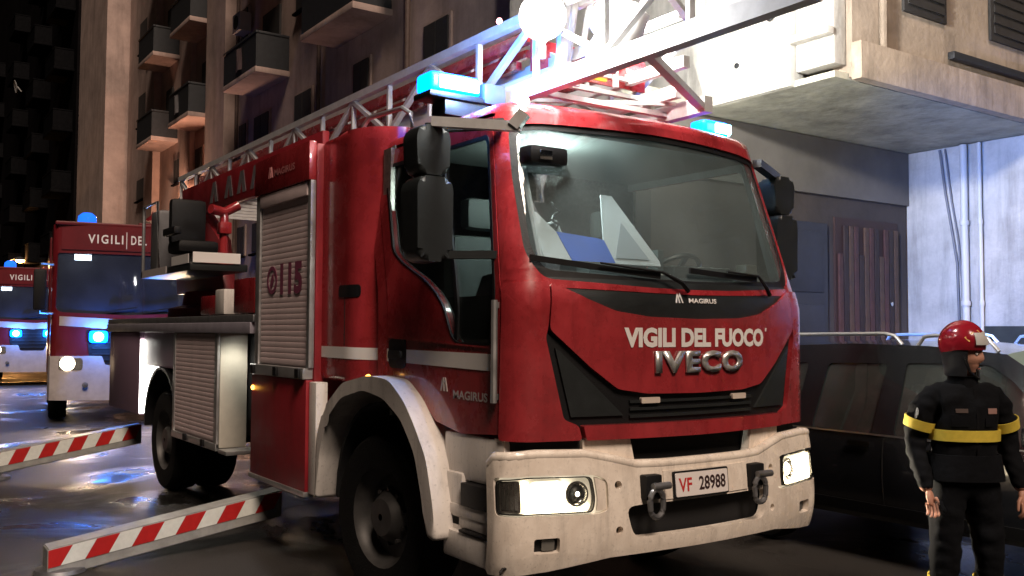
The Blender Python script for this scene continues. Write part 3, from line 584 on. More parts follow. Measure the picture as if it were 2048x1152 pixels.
light('overhang_fill_beam', 'SPOT', (1.34, 2.7, 2.82), 110, (1, .97, .84), T, to=(5.2, 2.3, 4.9), size=.08, spot=80, blend=.8)
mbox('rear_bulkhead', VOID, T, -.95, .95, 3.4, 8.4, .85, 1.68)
# rear wheel housing, rear corner with light strip
bm = bmesh.new(); A = [(6.2+.60*cos(a), .60+.62*sin(a)) for a in [pi*k/14 for k in range(15)]]; prism(bm, A+[(6.2+(q[0]-6.2)*1.07, q[1]+.03) for q in reversed(A)], lambda q, t: (-1.22+.5*t, q[0], q[1])); obj('rear_mudguard', bm, BLACK, T)
rcb = mbox('rear_corner_locker', mat('dusky_violet_paint', (.22, .14, .20), .5), T, -1.24, -.85, 7.0, 8.5, .70, 1.60, bev=.015)
mbox('filler_panel', mat('dusky_violet_paint', (.2, .2, .2)), T, -1.20, -.9, 5.635, 6.99, 1.24, 1.60, bev=.01)
mbox('light_strip', STRIPON, rcb, -1.235, -1.03, 6.985, 6.998, .72, 1.52)
light('light_strip_glow', 'SPOT', (-1.15, 6.93, 1.15), 3, (1, .85, .7), T, to=(-1.5, 6.0, 0), size=.15, spot=150, blend=.7)
# ---- stabiliser beams with red and white stripes
STR_R = mat('reflective_red', (.45, .02, .02), .35, noise=.15, nscale=20); STR_W = mat('reflective_white', (.72, .74, .70), .35, noise=.12, nscale=20)
def jack(A, B, h):
    A, B = Vector(A), Vector(B); e = B-A; Ln = e.length; d = e.normalized(); up = Vector((0, 0, 1)); n_ = Vector((0, -1, 0)); wdt = .20
    fm = lambda t, k, o: A+d*t+up*k+n_*o
    bm = bmesh.new(); v = [bm.verts.new(fm(t, k, o)) for t in (0, Ln) for k in (-h/2-.07, h/2) for o in (-wdt, 0)]
    for q in ((0, 1, 3, 2), (4, 6, 7, 5), (0, 4, 5, 1), (2, 3, 7, 6), (0, 2, 6, 4), (1, 5, 7, 3)): bm.faces.new([v[i] for i in q])
    bmesh.ops.bevel(bm, geom=bm.edges[:], offset=.008, segments=2, affect='EDGES'); jb = obj('stabiliser_beam', bm, WHITE if 0 else mat('beam_grey', (.30, .30, .29), .45, noise=.3, nscale=9), T)
    n = 11; w_ = Ln/n*.985
    for k in range(n):
        t0, t1 = Ln/n*k, Ln/n*k+w_; sk = .075
        bm = bmesh.new(); P = [(t0+sk, -h/2+.006), (min(Ln-.005, t1+sk), -h/2+.006), (t1, h/2-.008), (t0, h/2-.008)]
        P = [(min(Ln-.004, a), b) for a, b in P]
        vv = [bm.verts.new(fm(a, b, .004)) for a, b in P]+[bm.verts.new(fm(a, b, .0005)) for a, b in P]
        for q in ((0, 1, 2, 3), (7, 6, 5, 4), (0, 4, 5, 1), (1, 5, 6, 2), (2, 6, 7, 3), (3, 7, 4, 0)): bm.faces.new([vv[i] for i in q])
        obj('warning_stripe', bm, STR_R if k % 2 == 0 else STR_W, jb)
    bm = bmesh.new(); q = B-d*.10; box(bm, q.x-.07, q.x+.07, q.y+.02, q.y+.16, .03, q.z-h/2, bev=.01) if q.z-h/2 > .08 else None
    lathe(bm, [(.05, .05), (.16, .03), (.17, .004), (.05, .003)], 18, Matrix.Translation((q.x, q.y+.1, 0))); obj('jack_foot', bm, STEEL, jb)
    return jb
jack((-1.0, 3.34, .315), (-2.69, 3.10, .115), .13)
jack((-1.0, 7.85, .44), (-2.62, 7.75, .20), .16)
# ---- turntable and operator station
bm = bmesh.new(); lathe(bm, [(.95, 1.75), (.95, 1.86), (.80, 1.90), (.78, 2.05)], 32); bmesh.ops.translate(bm, verts=bm.verts[:], vec=(0, 6.9, 0)); tt = obj('turntable', bm, REDM, T)
bm = bmesh.new(); prism(bm, [(7.9, 2.05), (6.1, 2.05), (6.3, 2.6), (7.2, 3.1), (8.1, 3.1)], lambda q, t: (-.62+.14*t, q[0], q[1]), bev=.02); prism(bm, [(7.9, 2.05), (6.1, 2.05), (6.3, 2.6), (7.2, 3.1), (8.1, 3.1)], lambda q, t: (.48+.14*t, q[0], q[1]), bev=.02); obj('turntable_cheek', bm, REDM, tt)
pf = mbox('operator_platform', GREYP, T, -1.18, -.62, 5.35, 7.3, 2.20, 2.27, bev=.01)
mbox('reflective_plate', DECAL, pf, -1.185, -1.181, 5.2+.2, 6.0, 2.27, 2.36); mbox('reflective_plate', DECAL, pf, -1.16, -.70, 5.335, 5.345, 2.275, 2.375)
mbox('reflective_plate', mat('dull_white_decal', (.5, .45, .44)), pf, -1.187, -1.181, 6.2, 7.2, 2.20, 2.28)
sx = mbox('operator_seat', BLACK, T, -1.12, -.70, 6.0, 6.45, 2.42, 2.55, bev=.05); mbox('seat_back', BLACK, sx, -1.10, -.72, 6.38, 6.52, 2.52, 3.02, bev=.06); mbox('armrest', BLACK, sx, -1.18, -1.10, 5.95, 6.4, 2.60, 2.68, bev=.02); mbox('seat_post', STEEL, sx, -.98, -.86, 6.1, 6.3, 2.26, 2.44)
bm = bmesh.new(); box(bm, -1.1, -.75, 6.9, 7.25, 2.28, 2.95, bev=.05); obj('control_console', bm, mat('console_grey', (.14, .14, .15), .4, noise=.2), T)
bm = bmesh.new(); tube(bm, [(-.80, 5.55, 2.27), (-.80, 5.55, 2.80)], .045, 10); tube(bm, [(-.95, 5.5, 2.82), (-.80, 5.55, 2.80), (-.66, 5.55, 2.88)], .05, 10); box(bm, -.86, -.74, 5.48, 5.60, 2.58, 2.70, bev=.02); obj('red_monitor_pipe', bm, RED, T)
bm = bmesh.new(); tube(bm, [(-1.16, 7.28, 2.27), (-1.16, 7.28, 3.0), (-1.16, 6.7, 3.0), (-1.16, 6.62, 2.27)], .018, 8); obj('operator_rail', bm, ALU, T)
# red waterway box and strap on the deck
mbox('deck_box', RED, T, -1.2, -.75, 3.5, 4.0, 1.76, 2.05, bev=.02); mbox('deck_box', WHITE, T, -1.2, -.80, 4.25, 4.5, 1.76, 1.98, bev=.02)
mbox('deck_box', RED, T, -1.15, -.78, 4.55, 5.1, 1.76, 1.94, bev=.02)
# ---- ladder, stowed flat above the cab
Y0, Y1 = 8.1, -1.35; XL = .55; ZB, ZT = 3.035, 3.485
bm = bmesh.new()
for s in (-1, 1):
    bar(bm, (s*XL, Y0, ZT), (s*XL, .35 if s > 0 else Y1, ZT), .055, .055); bar(bm, (s*XL, Y0, ZB+.01), (s*XL, .30 if s > 0 else Y1, ZB+.01), .07, .10)
lad = obj('ladder', bm, LADM, T)
def member(name, a, b, w, m, par): bm = bmesh.new(); bar(bm, a, b, w, w*.8); return obj(name, bm, m, par)
ys = [Y0-.05-.62*k for k in range(16)]
for s in (-1, 1):
    for k, y in enumerate(ys[:-1]):
        if s > 0 and y < .9: continue
        member('truss_post', (s*XL, y, ZB+.06), (s*XL, y, ZT-.03), .035, LADM, lad)
        member('truss_brace', (s*XL, y, ZB+.06 if k % 2 else ZT-.03), (s*XL, y-.62, ZT-.03 if k % 2 else ZB+.06), .04, LADM, lad)
y = Y0-.2
while y > .48:
    member('rung', (-XL+.03, y, ZB), (XL-.03, y, ZB), .04, LADM, lad); y -= .29
y = 5.2
while y > .6:
    member('cross_brace', (-XL+.03, y, ZB+.055), (XL-.03, y-.58, ZB+.055), .03, LADM, lad); y -= .58
member('head_brace', (XL-.03, .34, ZB), (-XL+.03, -.30, ZB), .05, LADM, lad); member('head_brace', (XL-.03, .34, ZT), (-XL+.03, -.30, ZT), .04, LADM, lad)
# second nested section, bare metal
n2 = bmesh.new()
for s in (-1, 1): bar(n2, (s*.31, 6.5, 3.56), (s*.31, .30, 3.56), .04, .05); bar(n2, (s*.31, 6.5, 3.26), (s*.31, .25, 3.26), .05, .07)
nest = obj('nested_section', n2, LADM, T)
for s in (-1, 1):
    for k in range(9):
        y = 5.2-.5*k; member('truss_post', (s*.31, y, 3.28), (s*.31, y, 3.55), .025, LADM, nest); member('truss_brace', (s*.31, y, 3.28 if k % 2 else 3.55), (s*.31, y-.5, 3.55 if k % 2 else 3.28), .028, LADM, nest)
for k in range(16): member('rung', (-.30, 5.1-.29*k, 3.25), (.30, 5.1-.29*k, 3.25), .03, LADM, nest)
# inner ladder sections, painted red
sec = bmesh.new()
for s in (-1, 1): bar(sec, (s*.44, 7.6, 3.42), (s*.44, .82, 3.42), .05, .07); bar(sec, (s*.36, 7.6, 3.36), (s*.36, .95, 3.36), .04, .05); bar(sec, (s*.40, 7.6, 3.29), (s*.40, 1.0, 3.29), .04, .05)
inner = obj('inner_section', sec, RED, T)
for s in (-1, 1):
    bm = bmesh.new(); bar(bm, (s*.44, 7.6, 3.14), (s*.44, .45, 3.14), .05, .08); obj('lower_chord', bm, LADM, inner)
mbox('end_plate', RED, inner, -.46, .46, .78, .80, 3.20, 3.40, bev=.004)
for y in [6.8-.3*k for k in range(21)]: member('rung', (-.42, y, 3.16), (.42, y, 3.16), .035, LADM, inner)
mbox('tail_lamp', mat('orange_reflector', (.8, .3, .03), .3, emit=(1, .45, .05), estr=.4), inner, -.05, .12, .765, .779, 3.22, 3.29); mbox('tail_lamp', mat('red_reflector', (.7, .02, .02), .3, emit=(1, .02, .03), estr=.5), inner, -.30, -.08, .765, .779, 3.22, 3.29)
bm = bmesh.new(); lathe(bm, [(.012, 0), (.02, .01), (.012, .03)], 10, Matrix.Translation((-.55, 1.0, 3.53))); obj('rail_end_lamp', bm, glow('pink_lamp', (1, .35, .4), 6), T)
# red side cover of the ladder bed with worn grey mark
sc_ = mbox('ladder_side_cover', REDM, T, -.66, -.60, 3.45, 7.6, 2.92, 3.28, bev=.01)
for y in (5.2, 5.6, 6.0, 6.5):
    bm = panel_bm([(-y, 3.0), (-y+.10, 3.22), (-y+.20, 3.22), (-y+.28, 3.0), (-y+.18, 3.0), (-y+.14, 3.12), (-y+.10, 3.0)], side(-.662), off=.002, th=.002, step=9)
    obj('worn_marking', bm, mat('worn_grey_decal', (.16, .14, .15), .6, noise=.5, nscale=20), sc_)
# head of the ladder: white side plate, lamp brackets, hand rail
# floodlights
def flood(loc, aim, r, on, energy, spot=140):
    loc = Vector(loc); n_ = (Vector(aim)-loc).normalized(); M = Matrix.Translation(loc) @ n_.to_track_quat('Z', 'Y').to_matrix().to_4x4()
    bm = bmesh.new(); lathe(bm, [(r*.5, -r*1.3), (r*.8, -r*.9), (r*1.05, -.01), (r*1.05, .02), (r*.96, .02), (r*.94, .0)], 24, M, cap=False); f = obj('floodlight', bm, LADM, T)
    bm = bmesh.new(); lathe(bm, [(r*.95, .002), (r*.6, .014), (.003, .018)], 24, M); obj('floodlight_lens', bm, FLOOD if on else CHROME, f)
    bm = bmesh.new(); tube(bm, [loc-n_*r*.6+Vector((-r, 0, 0)), loc+Vector((0, 0, -r*1.3)), loc-n_*r*.6+Vector((r, 0, 0))], .014, 6); tube(bm, [loc+Vector((0, 0, -r*1.3)), (loc.x, loc.y, ZT-.35)], .02, 8); obj('floodlight_bracket', bm, LADM, f)
    if energy: light('floodlight_beam', 'SPOT', loc+n_*.06, energy, (1, .97, .9), T, to=Vector(aim), size=r*.8, spot=spot, blend=.5)
flood((-.69, .36, 3.37), (-3.2, -3.2, 1.9), .125, True, 0)
light('floodlight_beam', 'POINT', (-.93, .06, 3.32), 32, (1, .97, .9), T, size=.1)
flood((-.22, .30, 3.42), (5.8, 2.4, 4.4), .13, True, 170, 75)
flood((.05, .60, 4.45), (3.54, 2.4, 5.4), .14, True, 420, 95)
bm = bmesh.new(); lathe(bm, [(.05, -.2), (.11, -.17), (.12, .1), (.09, .2), (.03, .22)], 18, Matrix.Translation((-.25, .25, 3.30)) @ Matrix.Rotation(radians(30), 4, 'X') @ Matrix.Rotation(radians(20), 4, 'Y')); obj('monitor_housing', bm, mat('white_head_plate', (.7, .7, .7)), T)
bm = bmesh.new(); tube(bm, [(-.40, .55, 3.08), (-.36, .42, 3.9)], .03, 8); tube(bm, [(-.30, .55, 3.08), (-.26, .38, 3.9)], .02, 8); bar(bm, (-.5, .45, 3.1), (-.42, .45, 3.95), .05, .04); tube(bm, [(-.3, .4, 3.48), (-.1, .1, 3.62), (.2, -.1, 3.7)], .022, 8); obj('lamp_mast', bm, LADM, T)
mat('white_head_plate', (.7, .7, .7))
light('floodlight_spill', 'SPOT', (-.10, .40, 4.35), 80, (1, .97, .9), T, to=(-.3, .1, 3.0), size=.1, spot=150)
# ---- blue beacons on the cab roof
def beacon(x0, x1, y0, y1, z0, z1, on=True, nm='beacon'):
    b = mbox(nm, GREYP, T, x0, x1, y0, y1, z0, z0+.035, bev=.01)
    mbox('beacon_lens', BLUEON, b, x0+.01, x1-.01, y0+.01, y1-.01, z0+.036, z1, bev=.03, seg=3)
    return b
b1 = beacon(-1.16, -.80, .78, .98, 2.95, 3.10); mbox('beacon_core', BLUEHOT, b1, -1.10, -.84, .765, .785, 3.00, 3.075, bev=.01)
mbox('beacon_housing', mat('blue_grey_housing', (.08, .10, .16), .35), b1, -.798, -.64, .78, .98, 2.95, 3.08, bev=.03)
bm = bmesh.new(); box(bm, -1.05, -.70, .80, .96, 2.86, 2.95, bev=.01); obj('beacon_bracket', bm, GREYP, T)
b2 = beacon(.72, .98, .50, .66, 2.885, 3.02); mbox('beacon_core', BLUEHOT, b2, .82, .96, .487, .505, 2.935, 3.0, bev=.008); mbox('beacon_core', BLUEHOT, b2, .965, .985, .52, .64, 2.935, 3.0, bev=.006)
light('beacon_light', 'POINT', (-.98, .68, 3.06), 20, (.05, .28, 1), T, size=.06)
light('beacon_light', 'SPOT', (1.04, .55, 3.0), 560, (.12, .30, 1), T, to=(7.5, 1.1, 1.7), size=.06, spot=66, blend=.7)
light('beacon_light', 'POINT', (.85, .44, 3.0), 3, (.06, .28, 1), T, size=.05)
bm = bmesh.new(); lathe(bm, [(.03, 0), (.045, .01), (.04, .03), (.015, .04)], 14, Matrix.Translation((-.80, .40, 2.872))); obj('roof_marker_lamp', bm, glow('white_marker', (1, .9, .75), 3), T)
# ================================================================== OTHER FIRE ENGINES
DIMRED = mat('fire_red_dimmed', (.13, .008, .013), .35, coat=.5, noise=.2, nscale=4); DIMWHITE = mat('white_paint_dimmed', (.42, .38, .38), .45, noise=.2, nscale=4)  # truck red and white, darkened in colour to stand for dim light
BLUEGLASS = thin_glass('engine_window_glass', (.30, .34, .40), .05, veil=.05, dcol=(.5, .6, .9))  # bluish film in the glass imitates the glow of the beacons
def engine(label, loc, hw, top, first):
    E_ = thing('fire_engine', label, 'fire truck', loc, radians(-8), 'fire engines queued behind the ladder truck')
    def S(u, z):
        y0 = 0 if z < 1.8 else (z-1.8)*.05
        x, y = path(u, hw, .08, .14, y0); return Vector((x, y, z))
    w1 = rnd(mirror([(0, top-.50), (-hw+.08, top-.50), (-hw+.06, 1.98), (-hw+.16, 1.92), (0, 1.88)]), .05)
    panel('cab_front', mirror([(0, top), (-hw-.02, top), (-hw-.06, 1.2), (-hw-.02, 1.15), (0, 1.15)]), S, DIMRED, E_, holes=[w1], th=.05, step=.15)
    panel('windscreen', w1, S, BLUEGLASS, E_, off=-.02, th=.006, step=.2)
    bm = bmesh.new(); box(bm, -hw+.05, hw-.05, .9, 2.2, .75, top-.02, bev=.03); obj('cab_body', bm, DIMRED, E_)
    for s in (-1, 1):
        sd_ = panel('cab_side', [(s*(hw+.06), .9), (s*(hw+2.1), .9), (s*(hw+2.1), top), (s*(hw+.02), top)], S, DIMRED, E_, th=.04, step=.3, holes=[[(s*(hw+.28), 1.85), (s*(hw+1.1), 1.85), (s*(hw+1.1), top-.55), (s*(hw+.24), top-.55)]])
        panel('side_window', [(s*(hw+.28), 1.85), (s*(hw+1.1), 1.85), (s*(hw+1.1), top-.55), (s*(hw+.24), top-.55)], S, BLUEGLASS, E_, off=-.02, th=.006, step=.4)
    mbox('roof', DIMRED, E_, -hw+.03, hw-.03, .10, 2.2, top-.01, top+.06, bev=.03)
    mbox('engine_body', DIMRED, E_, -hw-.03, hw+.03, 2.25, 6.2, .75, top-.05, bev=.03)
    mbox('dashboard', VOID, E_, -hw+.1, hw-.1, .25, .8, 1.5, 1.92, bev=.03); mbox('cab_back', GREYP, E_, -hw+.1, hw-.1, .85, .89, 1.2, top-.1)
    hd = panel('header_sign', rnd(mirror([(0, top-.06), (-hw+.14, top-.06), (-hw+.14, top-.44), (0, top-.44)]), .02), S, DIMRED, E_, off=.02, th=.02, step=.3)
    lettering('VIGILI', S, -.62, -.05, top-.32, top-.16, DECAL, hd, off=.024, bold=.02, spacing=1.3); lettering('DEL', S, .08, .34, top-.32, top-.16, DECAL, hd, off=.024, bold=.02, spacing=1.3); lettering('FUOCO', S, .44, .98, top-.32, top-.16, DECAL, hd, off=.024, bold=.02, spacing=1.2)
    panel('header_divider', [(.0, top-.40), (.012, top-.40), (.012, top-.10), (0, top-.10)], S, DECAL, hd, off=.024, th=.003, step=9)
    # lower front: white band, bumper
    panel('white_band', mirror([(0, 1.80), (-hw-.04, 1.86), (-hw-.04, 1.70), (0, 1.62)]), S, DIMWHITE, E_, off=.008, th=.006, step=.2)
    bu = panel('bumper', rnd(mirror([(0, 1.0), (-.30, 1.0), (-.36, 1.16), (-hw-.10, 1.16), (-hw-.14, .40), (0, .38)]), .03), S, DIMWHITE, E_, off=.03, th=.10, step=.15)
    g = panel('grille', rnd(mirror([(0, 1.62), (-.62, 1.62), (-.55, 1.02), (0, 1.02)]), .04), S, BLACK, E_, off=.012, th=.02, step=.2)
    for k in range(5): panel('grille_bar', [(-.52, 1.08+.1*k), (.52, 1.08+.1*k), (.52, 1.11+.1*k), (-.52, 1.11+.1*k)], S, GREYP, g, off=.022, th=.012, step=.3)
    for s in (-1, 1):
        uh = s*(hw-.33)
        h = panel('headlight', rnd([(uh-.19, .92), (uh+.19, .92), (uh+.19, 1.12), (uh-.19, 1.12)], .05), S, CHROME, E_, off=.036, th=.02, step=.2)
        panel('headlight_lens', circ(uh-.05, 1.03, .12, 18), S, HEADON, h, off=.046, th=.008, step=9); panel('headlight_lens', circ(uh+.11*-s*-1, 1.03, .06, 14), S, HEADON, h, off=.045, th=.006, step=9)
        q = S(uh, 1.03); light('headlight_beam', 'SPOT', Vector((q.x, q.y-.1, 1.03)), 34 if first else 14, (1, .70, .44), E_, to=(q.x-.4, q.y-6, .2), size=.10, spot=110, blend=.8)
        fb = panel('front_beacon', rnd([(s*.42-.15, 1.39), (s*.42+.15, 1.39), (s*.42+.15, 1.60), (s*.42-.15, 1.60)], .06), S, BLUEON, E_, off=.04, th=.05, step=9)
        panel('beacon_core', circ(s*.42, 1.495, .085, 16), S, BLUEHOT, fb, off=.046, th=.006, step=9)
        light('front_beacon_light', 'POINT', (s*.42, -.16, 1.50), 15, (.04, .24, 1), E_, size=.05)
        bm = bmesh.new(); box(bm, s*(hw+.18)-.10, s*(hw+.18)+.10, -.16, -.02, 1.95, 2.65, bev=.04); mo = obj('mirror', bm, BLACK, E_)
        bm = bmesh.new(); tube(bm, [(s*(hw-.02), .1, 2.75), (s*(hw+.18), -.08, 2.75), (s*(hw+.18), -.08, 2.6)], .02, 6); tube(bm, [(s*(hw-.02), .1, 1.9), (s*(hw+.18), -.08, 1.9), (s*(hw+.18), -.08, 2.0)], .02, 6); obj('mirror_arm', bm, ALU, mo)
        wheel(E_, s*(hw-.15), 1.1, .505, s); wheel(E_, s*(hw-.15), 4.8, .505, s)
        bm = bmesh.new(); bar(bm, S(s*.30, 1.94)+Vector((0, -.03, 0)), S(s*.30+.5, 2.02)+Vector((0, -.03, 0)), .02, .02); obj('wiper', bm, BLACK, E_)
    bm = bmesh.new(); lathe(bm, [(.14, 0), (.16, .03), (.15, .14), (.08, .20), (.01, .21)], 18, Matrix.Translation((-hw+.55, .5, top+.06))); obj('roof_beacon', bm, BLUELENS, E_)
    bm = bmesh.new(); box(bm, hw-.95, hw-.45, .40, .62, top+.06, top+.12, bev=.01); lathe(bm, [(.15, .12), (.10, .18), (.03, .24), (.015, .30)], 14, Matrix.Translation((hw-.70, .5, top+.05))); obj('roof_horn', bm, DIMRED, E_)
    mbox('cab_lamp', glow('cab_lamp_glow', (1, .97, .85), 9), E_, -hw+.35, -hw+.62, .12, .16, top-.62, top-.52, bev=.01)
    bm = bmesh.new(); lathe(bm, [(.05, 0), (.05, .01), (.03, .014)], 16, Matrix.Translation((-.62, -.055, .66)) @ Matrix.Rotation(radians(90), 4, 'X')); obj('tow_eye_cap', bm, STEEL, bu)
    return E_
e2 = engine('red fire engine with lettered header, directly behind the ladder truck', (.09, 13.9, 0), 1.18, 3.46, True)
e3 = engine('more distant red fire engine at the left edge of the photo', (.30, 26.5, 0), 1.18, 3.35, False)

# ================================================================== PARKED CAR
CARP = mat('dark_blue_car_paint', (.012, .013, .016), .22, coat=.9)
C_ = thing('parked_car', 'dark estate car with silver roof rails parked behind the firefighter', 'car', (3.10, 0, 0))
CX = .90
def car_x(z): return CX - (.05*((z-.65)/.35)**2 if z < .92 else .03+(z-.92)*.30)
def SC_(s):
    return lambda u, z: Vector((s*car_x(z), -u*(-s) if s > 0 else -u, z)) if s < 0 else Vector((s*car_x(z), u, z))
def arc(cy, r, z0, n=10): return [(cy+r*cos(pi*k/n), z0+r*sin(pi*k/n)) for k in range(n+1)]
prof = [(2.05, .36)] + [(2.12, .62), (2.10, .92), (2.0, 1.05), (1.88, 1.36), (1.72, 1.475), (1.3, 1.525), (.6, 1.55), (0, 1.54), (-.55, 1.495), (-.95, 1.26), (-1.35, 1.03), (-1.9, .96), (-2.2, .86), (-2.33, .66), (-2.32, .36)]
lowp = arc(-1.42, .37, .33)[::-1] + arc(1.32, .37, .33)[::-1]
lowp = [(-1.80, .33)] + [(-1.42-.37*cos(pi*k/10), .34+.37*sin(pi*k/10)) for k in range(11)] + [(-1.0, .30), (.90, .30)] + [(1.32-.37*cos(pi*k/10), .34+.37*sin(pi*k/10)) for k in range(11)] + [(1.75, .33)]
wins = [[(.86, .92), (.34, .91), (.30, 1.41), (.80, 1.40)], [(.17, .91), (-1.02, .93), (-.62, 1.32), (-.45, 1.42), (.15, 1.42)], [(1.02, .93), (1.78, .97), (1.70, 1.25), (1.5, 1.37), (.98, 1.40)]]
for s in (-1, 1):
    f = SC_(s); tr = (lambda L: [(-y, z) for y, z in L]) if s < 0 else (lambda L: [(y, z) for y, z in L])
    sd_ = panel('body_side', tr(prof+lowp), f, CARP, C_, holes=[rnd(tr(w), .04, 3) for w in wins], th=.03, step=.16)
    for w in wins: panel('side_window', rnd(tr(w), .04, 3), f, DARKPANE, sd_, off=-.012, th=.005, step=.3)
    if s < 0:
        for y in (.24, -1.0, .96):
            panel('door_seam', tr([(y-.004, .38), (y+.004, .38), (y+.004, .90), (y-.004, .90)]), f, VOID, sd_, off=.002, th=.004, step=.1)
        for y in (.33, -.72): panel('door_handle', rnd(tr([(y-.09+.09, .815), (y+.18, .815), (y+.18, .85), (y, .85)]), .012), f, MAT['chrome'], sd_, off=.03, th=.02, step=9)
        panel('window_trim', tr([(1.75, .905), (-1.05, .893), (-1.05, .905), (1.75, .917)]), f, mat('dull_chrome', (.35, .35, .36), .35, metal=.9), sd_, off=.006, th=.006, step=.2)
        panel('sill_moulding', tr([(.90, .34), (-1.0, .34), (-1.0, .42), (.90, .42)]), f, BLACK, sd_, off=.012, th=.01, step=.2)
def skin(name, pts, m, th=None, crown=.03):
    bm = bmesh.new(); N = 12; rows = []
    fine = []
    for a, b in zip(pts, pts[1:]):
        for k in range(4): fine.append((a[0]+(b[0]-a[0])*k/4, a[1]+(b[1]-a[1])*k/4))
    fine.append(pts[-1])
    for y, z in fine:
        w = car_x(z); rows.append([bm.verts.new((w*(2*k/N-1), y, z+crown*(1-(2*k/N-1)**2))) for k in range(N+1)])
    for A, B in zip(rows, rows[1:]):
        for k in range(N): bm.faces.new((A[k], A[k+1], B[k+1], B[k]))
    return obj(name, bm, m, C_)
skin('roof', [(1.72, 1.475), (1.3, 1.525), (.6, 1.55), (0, 1.54), (-.55, 1.495)], CARP)
skin('windscreen', [(-.55, 1.495), (-.95, 1.26), (-1.35, 1.03)], mat('windscreen_lit', (.24, .31, .28), .08, coat=1), crown=.04)  # pale green colour stands for light reflected in the glass
skin('bonnet', [(-1.35, 1.03), (-1.9, .96), (-2.2, .86)], CARP, crown=.03); skin('front_bumper', [(-2.2, .86), (-2.33, .66), (-2.32, .36)], BLACK, crown=0); skin('tailgate', [(1.72, 1.475), (1.88, 1.36), (2.0, 1.05), (2.10, .92), (2.12, .62), (2.05, .36)], CARP, crown=0)
mbox('cabin_floor', VOID, C_, -.8, .8, -1.9, 1.9, .30, .45)
for x in (-.4, .4):
    for y in (-.1, .9):
        st = mbox('car_seat', intr, C_, x-.24, x+.24, y-.3, y+.2, .5, .72, bev=.06); mbox('seat_back', intr, st, x-.23, x+.23, y+.18, y+.32, .65, 1.18, bev=.06)
for s in (-1, 1):
    bm = bmesh.new(); xr = s*.66; tube(bm, [(xr, 1.25, 1.52), (xr, 1.20, 1.60), (xr, 1.12, 1.615), (xr, .36, 1.625), (xr, .28, 1.61), (xr, .22, 1.545)], .014, 8); obj('roof_rail', bm, mat('rail_aluminium', (.75, .75, .75), .3, metal=.7), C_)
    bm = bmesh.new(); tube(bm, [(xr, .10, 1.54), (xr, .05, 1.605), (xr, -.02, 1.615), (xr, -.40, 1.60), (xr, -.48, 1.51)], .014, 8); obj('roof_rail', bm, MAT['rail_aluminium'], C_)
CTM = TM; 
for s in (-1, 1):
    for y in (-1.42, 1.32):
        w = wheel(C_, s*.80, y, .33, s); w.scale = (.65, .65, .65)
    bm = bmesh.new(); box(bm, s*.92-.09, s*.92+.09, -.86, -.78, .93, 1.06, bev=.03); obj('door_mirror', bm, CARP, C_)

# ================================================================== FIREFIGHTER
def skin_mesh(verts, edges, radii, sub=2, root=0):
    me = bpy.data.meshes.new('sk'); me.from_pydata(verts, edges, []); o = bpy.data.objects.new('sk', me); COL.objects.link(o)
    md = o.modifiers.new('s', 'SKIN'); sv = me.skin_vertices[0].data
    for i, r in enumerate(radii): sv[i].radius = r if isinstance(r, tuple) else (r, r)
    sv[root].use_root = True; md.use_smooth_shade = True
    ss = o.modifiers.new('d', 'SUBSURF'); ss.levels = sub; ss.render_levels = sub
    dg = bpy.context.evaluated_depsgraph_get(); out = bpy.data.meshes.new_from_object(o.evaluated_get(dg)); bpy.data.objects.remove(o); bpy.data.meshes.remove(me); return out
P = thing('person', 'firefighter in dark uniform with yellow bands and red helmet, looking right, beside the truck', 'person', (1.285, -.89, 0), radians(-36)); P.scale = (.91, .95, 1)
SKINM = mat('skin', (.42, .21, .145), .55, noise=.12, nscale=30, bump=.1, bscale=120); CLOTH = mat('navy_uniform', (.0032, .0036, .005), .9, spec=.12, noise=.4, nscale=10, bump=.25, bscale=20); YEL = mat('yellow_band', (.62, .47, .06), .5, noise=.12, nscale=30); BOOT = mat('boot_leather', (.01, .01, .01), .4)
HA = radians(46)                                             # head turned towards image right
def hr(x, y, z, c=(0, 0)): return (c[0]+x*cos(HA)-y*sin(HA), c[1]+x*sin(HA)+y*cos(HA), z)
V = [(0, .01, .86), (0, .01, .98), (0, .0, 1.13), (0, .01, 1.26), (0, .015, 1.335), (0, .0, 1.395),
     (-.15, .01, 1.285), (-.225, .02, 1.24), (-.275, .06, 1.02), (-.265, -.05, .83), (-.25, -.085, .765),
     (.15, .01, 1.285), (.225, .02, 1.24), (.285, .06, 1.02), (.31, -.03, .83), (.315, -.055, .765),
     (-.10, .01, .80), (-.125, -.015, .47), (-.14, .03, .11), (-.155, -.10, .055), (.10, .01, .80), (.13, -.015, .47), (.15, .03, .11), (.175, -.10, .055)]
Ed = [(0, 1), (1, 2), (2, 3), (3, 4), (4, 5), (3, 6), (6, 7), (7, 8), (8, 9), (9, 10), (3, 11), (11, 12), (12, 13), (13, 14), (14, 15), (0, 16), (16, 17), (17, 18), (18, 19), (0, 20), (20, 21), (21, 22), (22, 23)]
Rr = [(.185, .135), (.19, .14), (.205, .15), (.17, .12), .085, .062, .095, .088, .068, .052, .036, .095, .088, .068, .052, .036, .125, .095, .068, .055, .125, .095, .068, .055]
me = skin_mesh(V, Ed, Rr, 3); bmP = bmesh.new(); bmP.from_mesh(me); bpy.data.meshes.remove(me)
from mathutils.bvhtree import BVHTree
BV = BVHTree.FromBMesh(bmP)
